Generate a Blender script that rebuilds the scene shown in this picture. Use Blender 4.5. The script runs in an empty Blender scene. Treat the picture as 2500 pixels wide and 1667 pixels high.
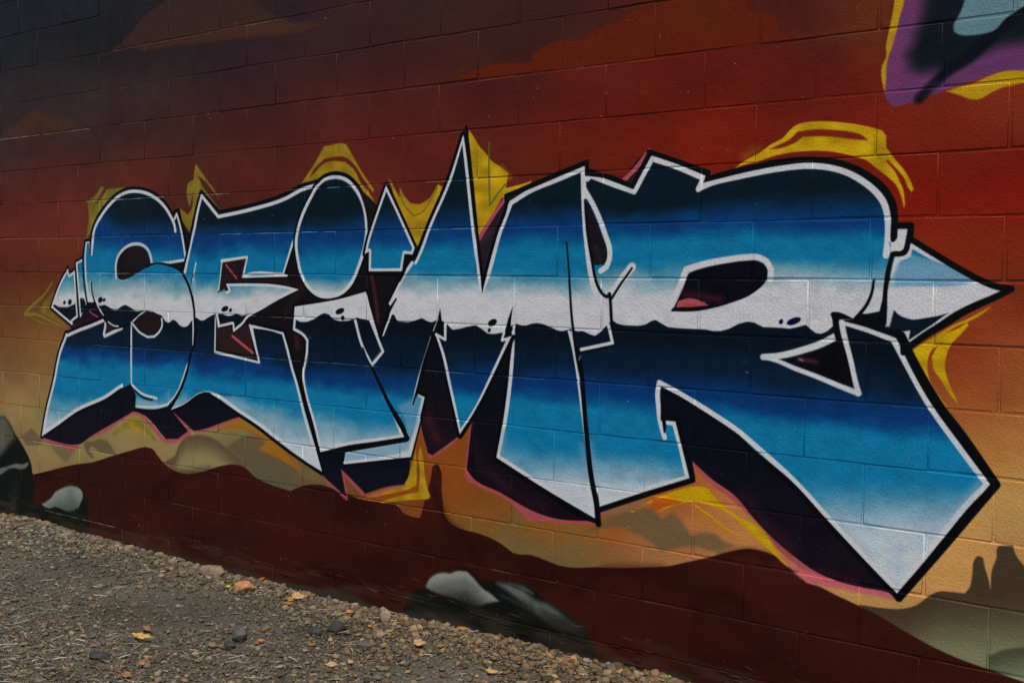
import bpy, math, random
import numpy as np
C = bpy.context.scene.collection
random.seed(7); rng = np.random.default_rng(11)

# ------------------------------------------------------------ camera, sky, sun, exposure
F, YAW, PITCH, ROLL = 1.02154922, -0.60780831, -0.051163, 0.01719067
CX, CY, CZ = 6.08797479, -3.51166549, -0.85841251          # wall coordinates: z = 0 on a course line
GZ = 2.340                                                  # ground lies 2.34 m below that course line
def basis():
    ca, sa, cb, sb, cc, sc = math.cos(YAW), math.sin(YAW), math.cos(PITCH), math.sin(PITCH), math.cos(ROLL), math.sin(ROLL)
    fwd = np.array([sa*cb, ca*cb, sb]); right = np.array([ca, -sa, 0.]); up = np.cross(right, fwd)
    return right*cc + up*sc, -right*sc + up*cc, fwd
BR, BU, BF = basis()
cam_data = bpy.data.cameras.new('camera'); cam = bpy.data.objects.new('camera', cam_data); C.objects.link(cam)
cam_data.sensor_width = 36; cam_data.lens = 36*F; cam_data.clip_start = .05; cam_data.clip_end = 900
import mathutils
M = mathutils.Matrix(((BR[0], BU[0], -BF[0], CX), (BR[1], BU[1], -BF[1], CY), (BR[2], BU[2], -BF[2], CZ + GZ), (0, 0, 0, 1)))
cam.matrix_world = M
bpy.context.scene.camera = cam

SUN_EL, SUN_AZ = math.radians(66), math.radians(135)        # high soft light from in front of the wall, towards its right end
world = bpy.data.worlds.new('World'); bpy.context.scene.world = world; world.use_nodes = True
nt = world.node_tree; bg = nt.nodes['Background']
sky = nt.nodes.new('ShaderNodeTexSky'); sky.sky_type = 'NISHITA'; sky.sun_disc = False
sky.sun_elevation = SUN_EL; sky.sun_rotation = SUN_AZ; sky.air_density = 1.0; sky.dust_density = 3.0
nt.links.new(sky.outputs[0], bg.inputs[0]); bg.inputs[1].default_value = 0.06
sun_data = bpy.data.lights.new('sun', 'SUN'); sun = bpy.data.objects.new('sun', sun_data); C.objects.link(sun)
sun_data.energy = 1.5; sun_data.angle = math.radians(10); sun_data.color = (1.0, .93, .84)
sdir = mathutils.Vector((math.sin(SUN_AZ)*math.cos(SUN_EL), math.cos(SUN_AZ)*math.cos(SUN_EL), math.sin(SUN_EL)))
sun.rotation_euler = sdir.to_track_quat('Z', 'Y').to_euler()
vs = bpy.context.scene.view_settings
vs.view_transform = 'Standard'; vs.look = 'None'; vs.gamma = 1; vs.use_curve_mapping = False; vs.exposure = 0.80

# ------------------------------------------------------------ helpers
def link(o, parent=None):
    C.objects.link(o)
    if parent: o.parent = parent
    return o
def mesh(name, verts, faces, mat=None, smooth=False):
    m = bpy.data.meshes.new(name); m.from_pydata([tuple(v) for v in verts], [], [tuple(f) for f in faces]); m.update()
    if mat: m.materials.append(mat)
    if smooth: m.polygons.foreach_set('use_smooth', [True]*len(m.polygons))
    return m
def thing(o, label, cat, group=None):
    o['label'] = label; o['category'] = cat
    if group: o['group'] = group
    return o
class NM:                                                   # small node helper
    def __init__(s, name):
        s.m = bpy.data.materials.new(name); s.m.use_nodes = True; s.t = s.m.node_tree; s.b = s.t.nodes['Principled BSDF']
    def n(s, typ, **kw):
        nd = s.t.nodes.new(typ)
        for k, v in kw.items():
            if isinstance(k, str) and hasattr(nd, k): setattr(nd, k, v)
            else: nd.inputs[k.replace('_', ' ')].default_value = v
        return nd
    def l(s, a, b): s.t.links.new(a, b)
def at_px(x, y):                                            # photograph point -> point on the wall face (u, z), z from the course line
    qx = (np.asarray(x, float)-1250)/(2500*F); qy = -(np.asarray(y, float)-833.5)/(2500*F)
    d = BF[None] + np.multiply.outer(qx, BR) + np.multiply.outer(qy, BU)
    t = -CY/d[..., 1]
    return CX + t*d[..., 0], CZ + t*d[..., 2]
def ground_px(x, y):                                        # photograph point -> point on the ground
    qx = (x-1250)/(2500*F); qy = -(y-833.5)/(2500*F)
    d = BF + qx*BR + qy*BU; t = (-GZ-CZ)/d[2]
    return CX + t*d[0], CY + t*d[1]

# ------------------------------------------------------------ the painting on the wall, rasterised on the wall's own plane
RES = .002; U0, U1, Z0, Z1 = -1.8, 7.0, -2.62, 1.66
NX, NZ = int(round((U1-U0)/RES)), int(round((Z1-Z0)/RES))
uu = (U0 + (np.arange(NX)+.5)*RES).astype(np.float32); zz = (Z0 + (np.arange(NZ)+.5)*RES).astype(np.float32)
def to_photo(u, z):
    d = [np.multiply.outer(np.ones_like(z), (u-CX)), -CY, np.multiply.outer(z-CZ, np.ones_like(u))]
    w = d[0]*BF[0]+d[1]*BF[1]+d[2]*BF[2]
    return (1250+2500*F*(d[0]*BR[0]+d[1]*BR[1]+d[2]*BR[2])/w).astype(np.float32), (833.5-2500*F*(d[0]*BU[0]+d[1]*BU[1]+d[2]*BU[2])/w).astype(np.float32)
PX, PY = to_photo(uu, zz)
TILE = {'T0':(0,0),'T1':(600,0),'T2':(1200,0),'T3':(1800,0),'A0':(0,400),'A1':(600,400),'A2':(1200,400),'A3':(1800,400),
        'B0':(0,800),'B1':(600,800),'B2':(1200,800),'B3':(1800,800),'C0':(0,1167),'C1':(600,1167),'C2':(1200,1167),'C3':(1800,1167)}
TILE = {k: (a, b, 700/2195) for k, (a, b) in TILE.items()}
TILE.update(S=(100,500,300/1384), R=(2100,520,400/1845), L=(0,960,400/1845), P=(0,0,1))
def T(*a):                                                  # T('A0', x,y, x,y, ..., 'A1', x,y, ...)
    out = []; i = 0; t = None
    while i < len(a):
        if isinstance(a[i], str): t = TILE[a[i]]; i += 1; continue
        out.append((t[0]+a[i]*t[2], t[1]+a[i+1]*t[2])); i += 2
    return out
def vscale(x):                                              # photograph pixels per metre up the wall at column x
    u, z = at_px(np.array([x, x]), np.array([600., 700.])); return 100/abs(z[0]-z[1])
def smoothed(p, closed, thr=33, n=5):
    p = np.array(p, float); N = len(p)
    if N < 3: return p
    idx = range(N) if closed else range(N-1); tan_out = np.zeros_like(p); tan_in = np.zeros_like(p)
    for i in range(N):
        a, b, c = p[(i-1) % N], p[i], p[(i+1) % N]
        d1, d2 = b-a, c-b; l1, l2 = np.hypot(*d1)+1e-9, np.hypot(*d2)+1e-9
        end = (not closed) and i in (0, N-1)
        ang = math.degrees(math.acos(max(-1, min(1, float(d1@d2)/(l1*l2)))))
        if end or ang > thr: tan_out[i] = d2/l2; tan_in[i] = d1/l1
        else:
            t = d1/l1*l2 + d2/l2*l1; t = t/(np.hypot(*t)+1e-9); tan_out[i] = t; tan_in[i] = t
    if not closed: tan_out[0] = 0; tan_in[N-1] = 0
    out = []
    for i in idx:
        a, b = p[i], p[(i+1) % N]; L = np.hypot(*(b-a)); ta, tb = tan_out[i]*L, tan_in[(i+1) % N]*L
        if not ta.any(): ta = b-a
        if not tb.any(): tb = b-a
        for k in range(n):
            t = k/n; h00 = 2*t**3-3*t*t+1; h10 = t**3-2*t*t+t; h01 = -2*t**3+3*t*t; h11 = t**3-t*t
            out.append(h00*a+h10*ta+h01*b+h11*tb)
    if not closed: out.append(p[-1])
    return np.array(out)
def wallpts(p, closed, sm=True):
    q = smoothed(p, closed) if sm else np.array(p, float)
    u, z = at_px(q[:, 0], q[:, 1]); return np.stack([u, z], 1)
def box(lo, hi):
    x0 = max(0, int((lo[0]-U0)/RES)-1); x1 = min(NX, int((hi[0]-U0)/RES)+2)
    y0 = max(0, int((lo[1]-Z0)/RES)-1); y1 = min(NZ, int((hi[1]-Z0)/RES)+2)
    return x0, x1, y0, y1
def reach(w, closed, rad):                                  # max over segments of (radius - distance); rad: per-vertex radius
    D = rad.max()
    X0, X1, Y0, Y1 = box(w.min(0)-D, w.max(0)+D)
    if X1 <= X0 or Y1 <= Y0: return None
    val = np.full((Y1-Y0, X1-X0), -1e3, np.float32)
    N = len(w)
    for i in range(N if closed else N-1):
        j = (i+1) % N; a, b = w[i], w[j]; r0, r1 = rad[i], rad[j]; R_ = max(r0, r1)
        x0, x1, y0, y1 = box(np.minimum(a, b)-R_, np.maximum(a, b)+R_)
        x0 = max(x0, X0); x1 = min(x1, X1); y0 = max(y0, Y0); y1 = min(y1, Y1)
        if x1 <= x0 or y1 <= y0: continue
        gx = uu[x0:x1][None]-a[0]; gy = zz[y0:y1][:, None]-a[1]; d = b-a; L2 = float(d@d)+1e-12
        t = np.clip((gx*d[0]+gy*d[1])/L2, 0, 1)
        v = r0+(r1-r0)*t-np.sqrt((gx-t*d[0])**2+(gy-t*d[1])**2)
        s = val[y0-Y0:y1-Y0, x0-X0:x1-X0]; np.maximum(s, v, out=s)
    return (X0, X1, Y0, Y1), val
def inside(w, bb):
    x0, x1, y0, y1 = bb; W, H = x1-x0, y1-y0
    cnt = np.zeros((H, W+1), np.int32); N = len(w)
    for i in range(N):
        a, b = w[i], w[(i+1) % N]
        if a[1] == b[1]: continue
        lo, hi = (a, b) if a[1] < b[1] else (b, a)
        r0 = max(y0, int(math.ceil((lo[1]-Z0)/RES-.5))); r1 = min(y1, int(math.ceil((hi[1]-Z0)/RES-.5)))
        if r1 <= r0: continue
        rows = np.arange(r0, r1); x = lo[0]+(hi[0]-lo[0])*(zz[rows]-lo[1])/(hi[1]-lo[1])
        col = np.clip(np.ceil((x-U0)/RES-.5).astype(int)-x0, 0, W)
        np.add.at(cnt, (rows-y0, col), 1)
    return (np.cumsum(cnt, 1)[:, :W] % 2) == 1
def signed(w, D):                                           # inside positive metres, clipped at +-D
    r = reach(w, True, np.full(len(w), D))
    if r is None: return None
    bb, v = r; d = np.clip(D-v, 0, D); ins = inside(w, bb)
    return bb, np.where(ins, d, -d)
ss = lambda t: (lambda c: c*c*(3-2*c))(np.clip(t, 0, 1))
def upnoise(bb, cu, cz, seed):                              # smooth value noise on the wall, cells cu x cz metres
    x0, x1, y0, y1 = bb; r = np.random.default_rng(seed); g = r.random((int((Z1-Z0)/cz)+3, int((U1-U0)/cu)+3)).astype(np.float32)
    fx = (uu[x0:x1]-U0)/cu; fy = (zz[y0:y1]-Z0)/cz; ix = fx.astype(int); iy = fy.astype(int); tx = ss(fx-ix); ty = ss(fy-iy)
    A = g[iy][:, ix]*(1-tx)+g[iy][:, ix+1]*tx; B = g[iy+1][:, ix]*(1-tx)+g[iy+1][:, ix+1]*tx
    return A*(1-ty[:, None])+B*ty[:, None]-.5
def put(bb, a, col):
    x0, x1, y0, y1 = bb; c = canvas[y0:y1, x0:x1]
    col = np.asarray(col, np.float32)
    c += a[..., None]*(col-c)
def fill(p, col, soft=2.5, a=1.0, sm=True, grow=0):
    p = np.array(p, float); w = wallpts(p, True, sm); s = soft/vscale(float(p[:, 0].mean()))
    r = signed(w, s/2+RES*1.5+abs(grow))
    if r is None: return
    bb, d = r; put(bb, a*ss(.5+(d+grow)/s), col(bb) if callable(col) else col)
def stroke(p, col, w0, w1=None, soft=3.2, a=1.0, sm=True, closed=False, clip=None):
    p = np.array(p, float); q = smoothed(p, closed) if sm else p
    u, z = at_px(q[:, 0], q[:, 1]); sc = vscale(float(p[:, 0].mean())); s = soft/sc
    w1 = w0 if w1 is None else w1
    rad = np.linspace(w0, w1, len(q))/2/sc + s/2
    r = reach(np.stack([u, z], 1), closed, rad)
    if r is None: return
    bb, v = r; al = a*ss(v/s)
    if clip is not None:
        x0, x1, y0, y1 = bb; al = al*clip[y0:y1, x0:x1]
    put(bb, al, col)
def glow(p, col, w, a=.8, soft=None, clip=None): stroke(p, col, w*.35, soft=soft or w*.9, a=a, clip=clip)

# -- background fade: sprayed colours at points of the wall, blended
BG = '''0 0 24 28 32;200 0 26 28 32;400 30 27 24 26;700 30 40 29 30;1000 30 49 29 27;1300 40 54 28 24;1250 100 54 28 24;0 120 24 26 28;250 100 22 22 24
450 120 38 30 30;0 250 42 33 33;200 220 43 36 35;400 200 45 31 31;600 150 44 30 33;800 120 52 30 29;1000 130 56 28 24;0 380 50 34 32;200 320 52 34 33
300 270 48 33 32;450 300 58 32 27;600 300 62 29 24;800 250 68 29 24;1000 230 66 26 22;1200 240 66 25 20;0 470 70 32 26;150 440 78 32 26;350 420 82 34 24
600 420 80 34 24;850 400 84 30 22;1000 380 82 28 20;1250 370 88 31 18;1400 330 94 28 16;1550 340 98 26 14;1750 330 114 25 12;1450 220 80 25 16
1700 180 80 21 13;1900 180 80 21 13;2050 230 92 25 16;2100 60 86 36 19;1950 60 66 26 19;2100 300 112 29 15;2300 280 98 33 16;2450 260 108 42 22;2350 330 112 32 15
2250 450 116 23 11;2450 450 112 19 11;2400 550 108 27 13;2350 620 116 32 13;2480 680 98 35 18;0 560 92 34 22;100 520 92 34 22;0 650 84 38 22;120 640 88 36 22
0 750 92 52 28;100 800 104 62 32;0 830 102 66 36;120 860 114 78 44;0 900 104 82 52;100 930 130 100 60;60 1000 136 110 66;130 1050 120 104 66;250 1070 120 106 66
350 1010 152 120 70;450 1060 122 106 66;550 1120 110 100 68;650 1170 92 84 56;2420 760 122 55 24;2420 880 130 62 28;2350 850 122 47 21;2480 900 130 74 38
2400 980 140 77 35;2480 1050 154 102 54;2420 1100 152 98 46;2480 1200 162 124 70;2430 1250 168 129 72;2350 1330 178 132 70;2480 1300 152 122 68;2300 1400 174 130 68
2200 1450 150 116 64;1080 1130 120 60 22;1120 1200 120 60 20;1180 1250 124 66 25;1150 1320 98 82 42;1250 1360 96 84 50;1300 1370 90 84 56;1400 1380 96 84 54
1330 1290 134 72 28;1480 1280 150 72 28;1500 1350 122 88 46;1600 1350 150 108 62;1700 1330 152 106 60;1750 1280 160 102 54;1650 1200 152 80 32;1800 1320 158 104 58
-400 100 22 26 30;-400 500 70 36 28;-400 800 96 60 36;-400 1000 120 100 66;2800 0 60 26 20;2800 400 106 24 14;2900 800 120 60 30;2900 1200 150 115 68;1250 -200 50 28 26;2300 -200 70 28 20;300 -200 20 24 28
1000 600 90 30 20;1500 700 110 30 16;700 1150 96 84 52;900 1150 108 66 34'''
bgp = np.array([[float(v) for v in s.split()] for s in BG.replace('\n', ';').split(';')], np.float32)
step = 24
gx, gy = PX[::step, ::step], PY[::step, ::step]
acc = np.zeros(gx.shape+(3,), np.float32); ws = np.zeros(gx.shape, np.float32)
for x, y, r_, g_, b_ in bgp:
    wgt = 1/(((gx-x)**2+((gy-y)*1.25)**2)+8500)**2.1*1e10
    ws += wgt; acc += wgt[..., None]*np.array([r_, g_, b_], np.float32)
low = acc/ws[..., None]
fy = np.arange(NZ)/step; fx = np.arange(NX)/step
iy = np.minimum(fy.astype(int), low.shape[0]-2); ix = np.minimum(fx.astype(int), low.shape[1]-2)
ty = np.clip(fy-iy, 0, 1).astype(np.float32)[:, None, None]; tx = np.clip(fx-ix, 0, 1).astype(np.float32)[None, :, None]
rows = low[iy]*(1-ty)+low[iy+1]*ty
canvas = (rows[:, ix]*(1-tx)+rows[:, ix+1]*tx).astype(np.float32)
FULL = (0, NX, 0, NZ)
n1 = upnoise(FULL, .34, .2, 1)+.5*upnoise(FULL, .12, .09, 2)
canvas *= (1+.16*n1)[..., None]; canvas[..., 1] *= (1+.14*upnoise(FULL, .25, .16, 3))
del n1

# -- painted clouds
fill(T('T0',800,420,900,350,1000,250,1100,130,1250,20,1300,-120,1880,-120,1940,0,2050,90,2195,155,'T1',330,165,550,180,565,200,450,238,330,265,0,295,'T0',1900,292,1500,335,1200,372,1070,398,1040,365), (58,37,27), 12, .7)
fill(T('T0',1100,370,1300,300,1750,215,2195,150,'T1',300,175,550,185,450,235,'T0',2195,255,1900,285,1500,325,1100,385), (72,40,25), 20, .45)
fill(T('T0',0,1065,60,1010,150,930,260,836,330,862,385,908,450,912,490,945,520,1000,250,1040), (62,38,26), 10, .8)
fill(T('T0',600,-60,900,40,700,110,400,180,0,270,0,200,300,110), (34,34,38), 50, .22)
RC = T('T1',1560,640,1750,540,1850,500,2000,488,2195,480,'T2',300,420,400,360,480,325,560,312,700,300,760,255,830,212,1000,170,1080,90,1180,50,1200,-80,1900,-120,1960,85,2080,92,2150,120,2200,190,'T3',320,230,340,255,600,280,'T2',2195,318,1650,392,1250,438,900,480,500,525,0,598,'T1',1750,608)
fill(RC, (84,28,10), 7, .9)
glow(T('T2',1300,300,1900,260), (88,26,12), 90, .4); glow(T('T2',1400,60,1750,200), (82,34,12), 90, .5)
fill(T('T3',600,275,800,190,1000,60,1100,-60,1210,-60,1160,300,1100,520,900,430,800,330), (96,44,20), 60, .45)

# -- painted hills and mountains
GR = (64,58,44)
fill(T('B0',165,830,240,765,310,850,320,900,200,900), (92,80,56), 5, .9)
fill(T('B0',375,885,500,885,600,900,560,960,500,1030,430,960), (98,80,62), 10, .7)
fill(T('B0',640,890,660,865,700,870,760,852,810,860,840,890,890,965,760,950,700,900,680,930,720,990,700,1000,655,940), (84,74,52), 6, .85)
def hill(top, base, fade=140):
    def f(bb):
        x0, x1, y0, y1 = bb; py = PY[y0:y1, x0:x1]; px = PX[y0:y1, x0:x1]
        tx_ = np.array([q[0] for q in top]); ty_ = np.array([q[1] for q in top]); o = np.argsort(tx_)
        t = ss((py-np.interp(px, tx_[o], ty_[o]))/fade)[..., None]
        return np.array(base[0], np.float32)*(1-t)+np.array(base[1], np.float32)*t
    return f
h1 = T('B0',1255,1030,1340,980,1380,880,1430,828,1550,820,1640,850,1720,905,1830,1000,1900,1090)
fill(h1+T('B0',1900,1300,1400,1200), hill(h1, ((82,68,48),(124,112,74)), 60), 10)
h2 = T('B0',1735,912,1850,832,1950,830,2080,900,2195,975,'B1',400,1130,600,1190)
fill(h2+T('B1',620,1215,400,1260,200,1280,'B0',1950,1150,1850,1020), hill(h2, ((92,74,50),(82,76,54)), 70), 11)
fill(T('C2',700,420,900,300,1080,240,1230,225,1300,310,1380,262,1440,310,1530,440,1640,412,1700,425,1780,480,1870,520,1700,560,1560,520,1300,560,1150,450,1000,380), (92,76,50), 16, .85)
glow(T('C2',200,260,180,330,120,420), (92,82,62), 40, .6); glow(T('C2',640,350,640,480), (100,84,62), 30, .6)
glow(T('C2',850,270,1000,240,1150,190), (104,92,84), 26, .8)
h4 = T('C3',930,965,1100,990,1300,992,1380,965,1450,912,1540,866,1640,870,1740,882,1775,840,1800,720,1808,640,1830,600,1855,594,1882,610,1895,680,1920,760,1938,845,1950,700,1985,600,1985,540,2005,515,2110,515,2135,590,2180,650,2260,740,2400,860,2600,900)
fill(h4+T('C3',2600,1800,1900,1650,1300,1300), hill(T('C3',930,965,1300,992,1540,880,1740,882,2000,870,2600,880), ((60,48,34),(106,108,78)), 170), 5)
h5 = T('C3',1925,1360,2000,1325,2195,1290,2600,1260)
fill(h5+T('C3',2600,1800,1930,1500), hill(h5, ((60,60,44),(96,104,78)), 70), 12, .9)
mt = T('P',-700,1350,-100,1210,'B0',200,1135,330,1105,580,1045,700,1030,860,980,1000,940,1130,915,1170,930,1200,970,1260,1040,1340,1095,1440,1118,1550,1100,1700,1055,1830,1050,1900,1090,1950,1140,2060,1195,2195,1240,
       'C1',340,98,430,60,560,48,700,90,900,165,1000,180,1140,190,1175,225,1200,260,1260,290,1330,305,1350,250,1375,150,1400,70,'B1',1420,1120,1430,1060,1447,1045,1470,1045,1485,1070,1500,1250,1515,1400,
       'C1',1520,280,1560,335,1620,375,1780,422,1900,470,1980,520,2050,572,2195,590,'C2',420,630,520,668,600,682,800,680,900,685,1200,680,1350,672,1500,640,1700,595,1850,555,1980,540,2080,560,2195,605,
       'C3',330,632,430,700,480,740,530,800,620,825,750,890,900,960,1100,1060,1250,1150,1500,1290,1750,1400,1950,1470,2195,1560,2600,1700,2600,2400)
def maroon(bb):
    n = upnoise(bb, .5, .2, 21)+.6*upnoise(bb, .2, .1, 22)
    return np.array((46,18,14), np.float32)*(1+.3*n)[..., None]
fill(mt+[(-800, 2600)], maroon, 3.5)
stroke(T('B0',1180,1260,1260,1200,1340,1130,1440,1125,1600,1110), (34,14,12), 26, soft=30, a=.55)
stroke(T('C1',1440,80,1480,200,1540,340,1680,460,1780,600), (32,14,12), 22, soft=30, a=.6)
stroke(T('C2',660,860,760,780,860,710,1000,700,1300,700), (34,14,12), 22, soft=34, a=.6)
stroke(T('C2',1560,980,1640,900,1700,865,1800,890,1950,980), (34,13,11), 30, soft=40, a=.5)
stroke(T('C2',1750,600,1980,560,2150,600,'C3',100,560,260,640), (34,14,12), 20, soft=20, a=.5)
glow(T('C3',100,900,300,1000), (66,18,16), 80, .4); glow(T('C1',300,450,900,700), (58,20,16), 90, .3)
# -- painted boulders
dk = (17,20,18)
fill(T('P',-400,1130,'B0',-200,760,-60,690,30,675,70,720,110,800,160,880,200,950,235,1030,250,1130,262,1250,262,1400,280,1600,'P',-300,1500), dk, 6)
fill(T('L',-200,620,-40,420,0,262,40,255,90,300,140,400,170,500,100,580,0,700,-150,800), (78,76,62), 24, .85)
glow(T('L',20,300,30,420,10,560), (92,92,80), 60, .6)
fill(T('L',-60,860,0,842,100,815,180,790,260,795,310,775,325,790,290,840,230,855,160,840,80,860,30,900,-20,925,-60,920), (92,100,94), 7, .9)
glow(T('L',180,1080,150,1200), (34,40,36), 60, .6)
fill(T('L',470,1250,560,1262,700,1262,860,1230,925,1130,960,1200,1000,1430,1010,1560,400,1560,380,1250), dk, 8)
fill(T('L',468,1250,520,1215,570,1180,620,1110,690,1070,760,1045,820,1042,880,1060,920,1100,932,1150,905,1240,880,1290,810,1318,750,1325,690,1300,620,1275,560,1295,510,1282), hill(T('L',468,1200,620,1080,820,1042,932,1100), ((114,122,112),(60,68,62)), 70), 7)
glow(T('L',790,1130,800,1230), (74,84,76), 60, .6)
fill(T('C1',1180,1080,1210,990,1240,920,1300,850,1400,850,1500,900,1600,900,1700,760,1800,780,1950,790,2195,840,'C2',380,905,500,985,640,1080,725,1160,750,1240,810,1370,900,1410,1000,1450,1000,1700,-400,1500), dk, 10)
fill(T('C1',1378,830,1400,780,1440,742,1520,722,1560,728,1620,708,1690,708,1740,760,1800,830,1870,880,1935,940,1850,955,1790,975,1700,960,1600,920,1500,890,1420,860), hill(T('C1',1378,740,1520,722,1690,708,1800,790,1935,900), ((124,126,118),(28,30,28)), 88), 10)
glow(T('C1',1480,840,1600,800,1680,790,1760,850), (70,74,68), 40, .6); stroke(T('C1',1630,690,1700,700,1780,770,1840,850), (20,18,16), 8, soft=9, a=.8)
fill(T('C1',1925,803,2050,815,2130,835,2195,880,'C2',130,815,220,840,270,880,340,935,430,965,500,1010,600,1090,700,1140,720,1230,500,1150,350,1060,200,960,80,900,'C1',2150,980,2050,900), hill(T('C1',1925,803,2195,880,'C2',340,920,500,1000), ((98,104,98),(24,24,20)), 62), 22, .85)
fill(T('C2',380,1000,560,1060,700,1150,730,1230,560,1190,440,1120), (34,32,26), 36, .7)
fill(T('C2',300,1260,600,1240,760,1290,780,1500,400,1500), (17,17,14), 40, .3)

# -- yellow halo
Y1, Y2 = (112,102,34), (168,132,14)
def yel(bb):
    x0, x1, y0, y1 = bb; t = np.clip((PX[y0:y1, x0:x1]-400)/900, 0, 1)[..., None]
    n = (1+.3*upnoise(bb, .05, .035, 31))[..., None]
    return (np.array(Y1, np.float32)*(1-t)+np.array(Y2, np.float32)*t)*n
def ys(p, w0, w1=None, soft=2.5, a=.92):
    x = np.mean([q[0] for q in p]); t = min(1, max(0, (x-400)/900)); stroke(p, np.array(Y1)*(1-t)+np.array(Y2)*t, w0, w1, soft=soft, a=a)
ys(T('A0',785,180,740,250,705,330,695,420,690,500,665,560), 4, 6)
fill(T('A0',780,260,820,195,950,180,900,240,800,330,740,430,700,540,690,560,700,430,715,340), yel, 4, .9)
stroke(T('A0',800,200,755,260,715,330,710,400), (70,40,24), 4, a=.7)
fill(T('A0',670,290,740,230,770,180,800,185,740,300,720,420,700,530,665,520,680,400), yel, 5, .6)
ys(T('A0',400,910,330,1010,240,1090,190,1150), 4, 9, 6); ys(T('A0',190,1155,260,1150,380,1200,460,1240), 8, 4, 6)
fill(T('A0',430,960,385,1080,380,1120,500,1240,300,1130,330,1070), yel, 8, .6); ys(T('A0',200,1150,330,1220,420,1235), 6, 3, 5, .6)
fill(T('A0',1498,0,1560,90,1640,200,1680,265,1650,230,1540,110,1518,95,1500,160,1490,240,1480,180,1485,80), yel, 4.5, .86)
fill(T('A0',1520,105,1560,190,1620,270,1700,375,1680,380,1600,300,1540,220,1510,300,1480,420,1450,520,1400,440,1380,345,1440,390,1470,340,1480,240,1490,160), yel, 4.5, .86)
fill(T('A0',1435,155,1460,130,1490,125,1480,220,1450,330,1445,310,1430,240), yel, 3, .8)
stroke(T('A0',1500,130,1480,260,1460,380), (90,70,24), 3, a=.5)
fill(T('T1',420,1415,540,1230,600,1120,650,1112,740,1100,770,1110,800,1160,880,1300,980,1450,975,1475,900,1370,820,1250,760,1205,700,1200,600,1220,520,1300,480,1370), yel, 4.5, .86)
fill(T('T1',430,1420,520,1330,590,1260,650,1235,760,1240,830,1300,880,1400,940,1470,1000,1568,'A1',1010,300,985,325,900,230,830,130,700,60,560,110), yel, 4.5, .86)
fill(T('A1',1100,120,1150,230,1200,330,1260,400,1300,415,1350,380,1440,200,1480,110,1440,220,1400,290,1320,310,1250,290,1200,200,1180,190), yel, 3, .0)
fill(T('A1',1095,110,1180,260,1180,180,1210,240,1260,300,1330,310,1400,270,1470,160,1520,180,1425,450,1310,640,1280,600,1200,430), yel, 4.5, .86)
stroke(T('A1',1180,230,1230,340,1290,400,1350,370,1420,270,1470,180), (84,84,26), 4.5, 3, a=.8)
fill(T('T1',1705,995,1740,1040,1780,1110,1850,1190,1880,1230,1940,1270,2010,1330,1990,1440,2080,1420,2190,1385,2150,1450,2010,1530,'A1',1960,260,1900,370,1820,500,1780,565,1750,500,1730,200,1700,0), yel, 3.5)
glow(T('T1',1960,1290,2020,1360), (150,112,20), 26, .7)
stroke(T('A1',1865,-160,1862,60,1868,320,1930,230,1985,160), (70,84,34), 5, a=.85)
stroke(T('A1',1785,-140,1785,90), (176,138,30), 3.5, a=.4)
# right top loop
fill(T('T3',-20,1290,60,1230,170,1170,260,1105,350,1055,400,1000,450,960,540,935,680,930,820,940,1060,985,1110,1000,1140,1040,1142,1130,1200,1210,1260,1280,1320,1370,1350,1450,1335,1470,1310,1440,1280,1370,1200,1280,1150,1240,1200,1300,1240,1380,1270,1450,1285,1568,'A3',1290,300,1275,340,1255,250,1220,170,1150,100,'T3',1080,1300,980,1225,880,1195,700,1160,500,1160,300,1190,150,1240,60,1260), yel, 4)
fill(T('T3',250,1140,330,1105,410,1060,460,1010,560,995,700,993,860,1010,960,1040,1000,1075,900,1070,760,1052,620,1045,500,1050,450,1090,380,1120,300,1140), (104,26,16), 6, .95)
stroke(T('T3',1150,1235,1220,1310,1280,1400), (112,28,14), 6, soft=4, a=.9)
glow(T('T3',60,1200,140,1150), (140,100,18), 40, .5)
# right lower arcs
fill(T('R',1470,1050,1400,1110,1250,1190,1100,1240,960,1330,820,1400,560,1560,'B3',1330,190,1450,370,1560,560,1650,720,1700,770,1600,600,1530,500,1460,350,1460,240,1490,170,1560,120,1640,60,1770,-40,1740,-20,1600,40,1500,80), yel, 3.5)
fill(T('R',1475,1060,1440,1090,1270,1200,1060,1290,900,1400,750,1500,600,1560,820,1400,960,1310,1150,1220,1300,1160), yel, 4.5, .86)
fill(T('B3',1760,-40,1770,-15,1700,60,1630,140,1600,220,1590,310,1620,420,1660,510,1690,580,1620,500,1560,400,1500,310,1490,220,1540,130,1620,60), yel, 3.5)
# lower yellows
fill(T('B0',850,800,930,740,1000,700,1050,650,1100,720,1180,830,1210,880,1100,800,1050,760,960,780,870,830), yel, 7, .7)
glow(T('B0',1000,740,1060,780), (166,116,14), 26, .9)
fill(T('B0',1660,790,1820,685,1900,740,2195,960,'B1',400,1085,360,1060,100,930,'B0',2050,860,1900,790,1750,780), (146,90,20), 10, .8)
stroke(T('B0',2000,800,2195,930,'B1',420,1085), (150,80,22), 12, 8, soft=10, a=.7)
stroke(T('B0',1640,800,1760,755,1870,765,1980,830), (120,84,30), 5, soft=5, a=.8)
fill(T('B1',1335,740,1360,960,1330,1100,1400,1290,1410,1310,1030,1338,1080,1320,900,1308,1040,1240,1200,1200,1240,1140,1300,920), (124,62,22), 4)
fill(T('B1',1300,930,1310,1120,1305,1210,1230,1240,1100,1270,900,1305,1040,1240,1210,1200,1250,1110,1290,980), yel, 4.5, .86)
fill(T('B1',1337,900,1355,980,1370,1120,1395,1240,1415,1290,1390,1310,1200,1320,1040,1340,1030,1330,1200,1280,1320,1255,1335,1100,1320,980), yel, 4.5, .86)
stroke(T('B1',1315,1070,1318,1115), (58,74,26), 6, a=.8)
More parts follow.
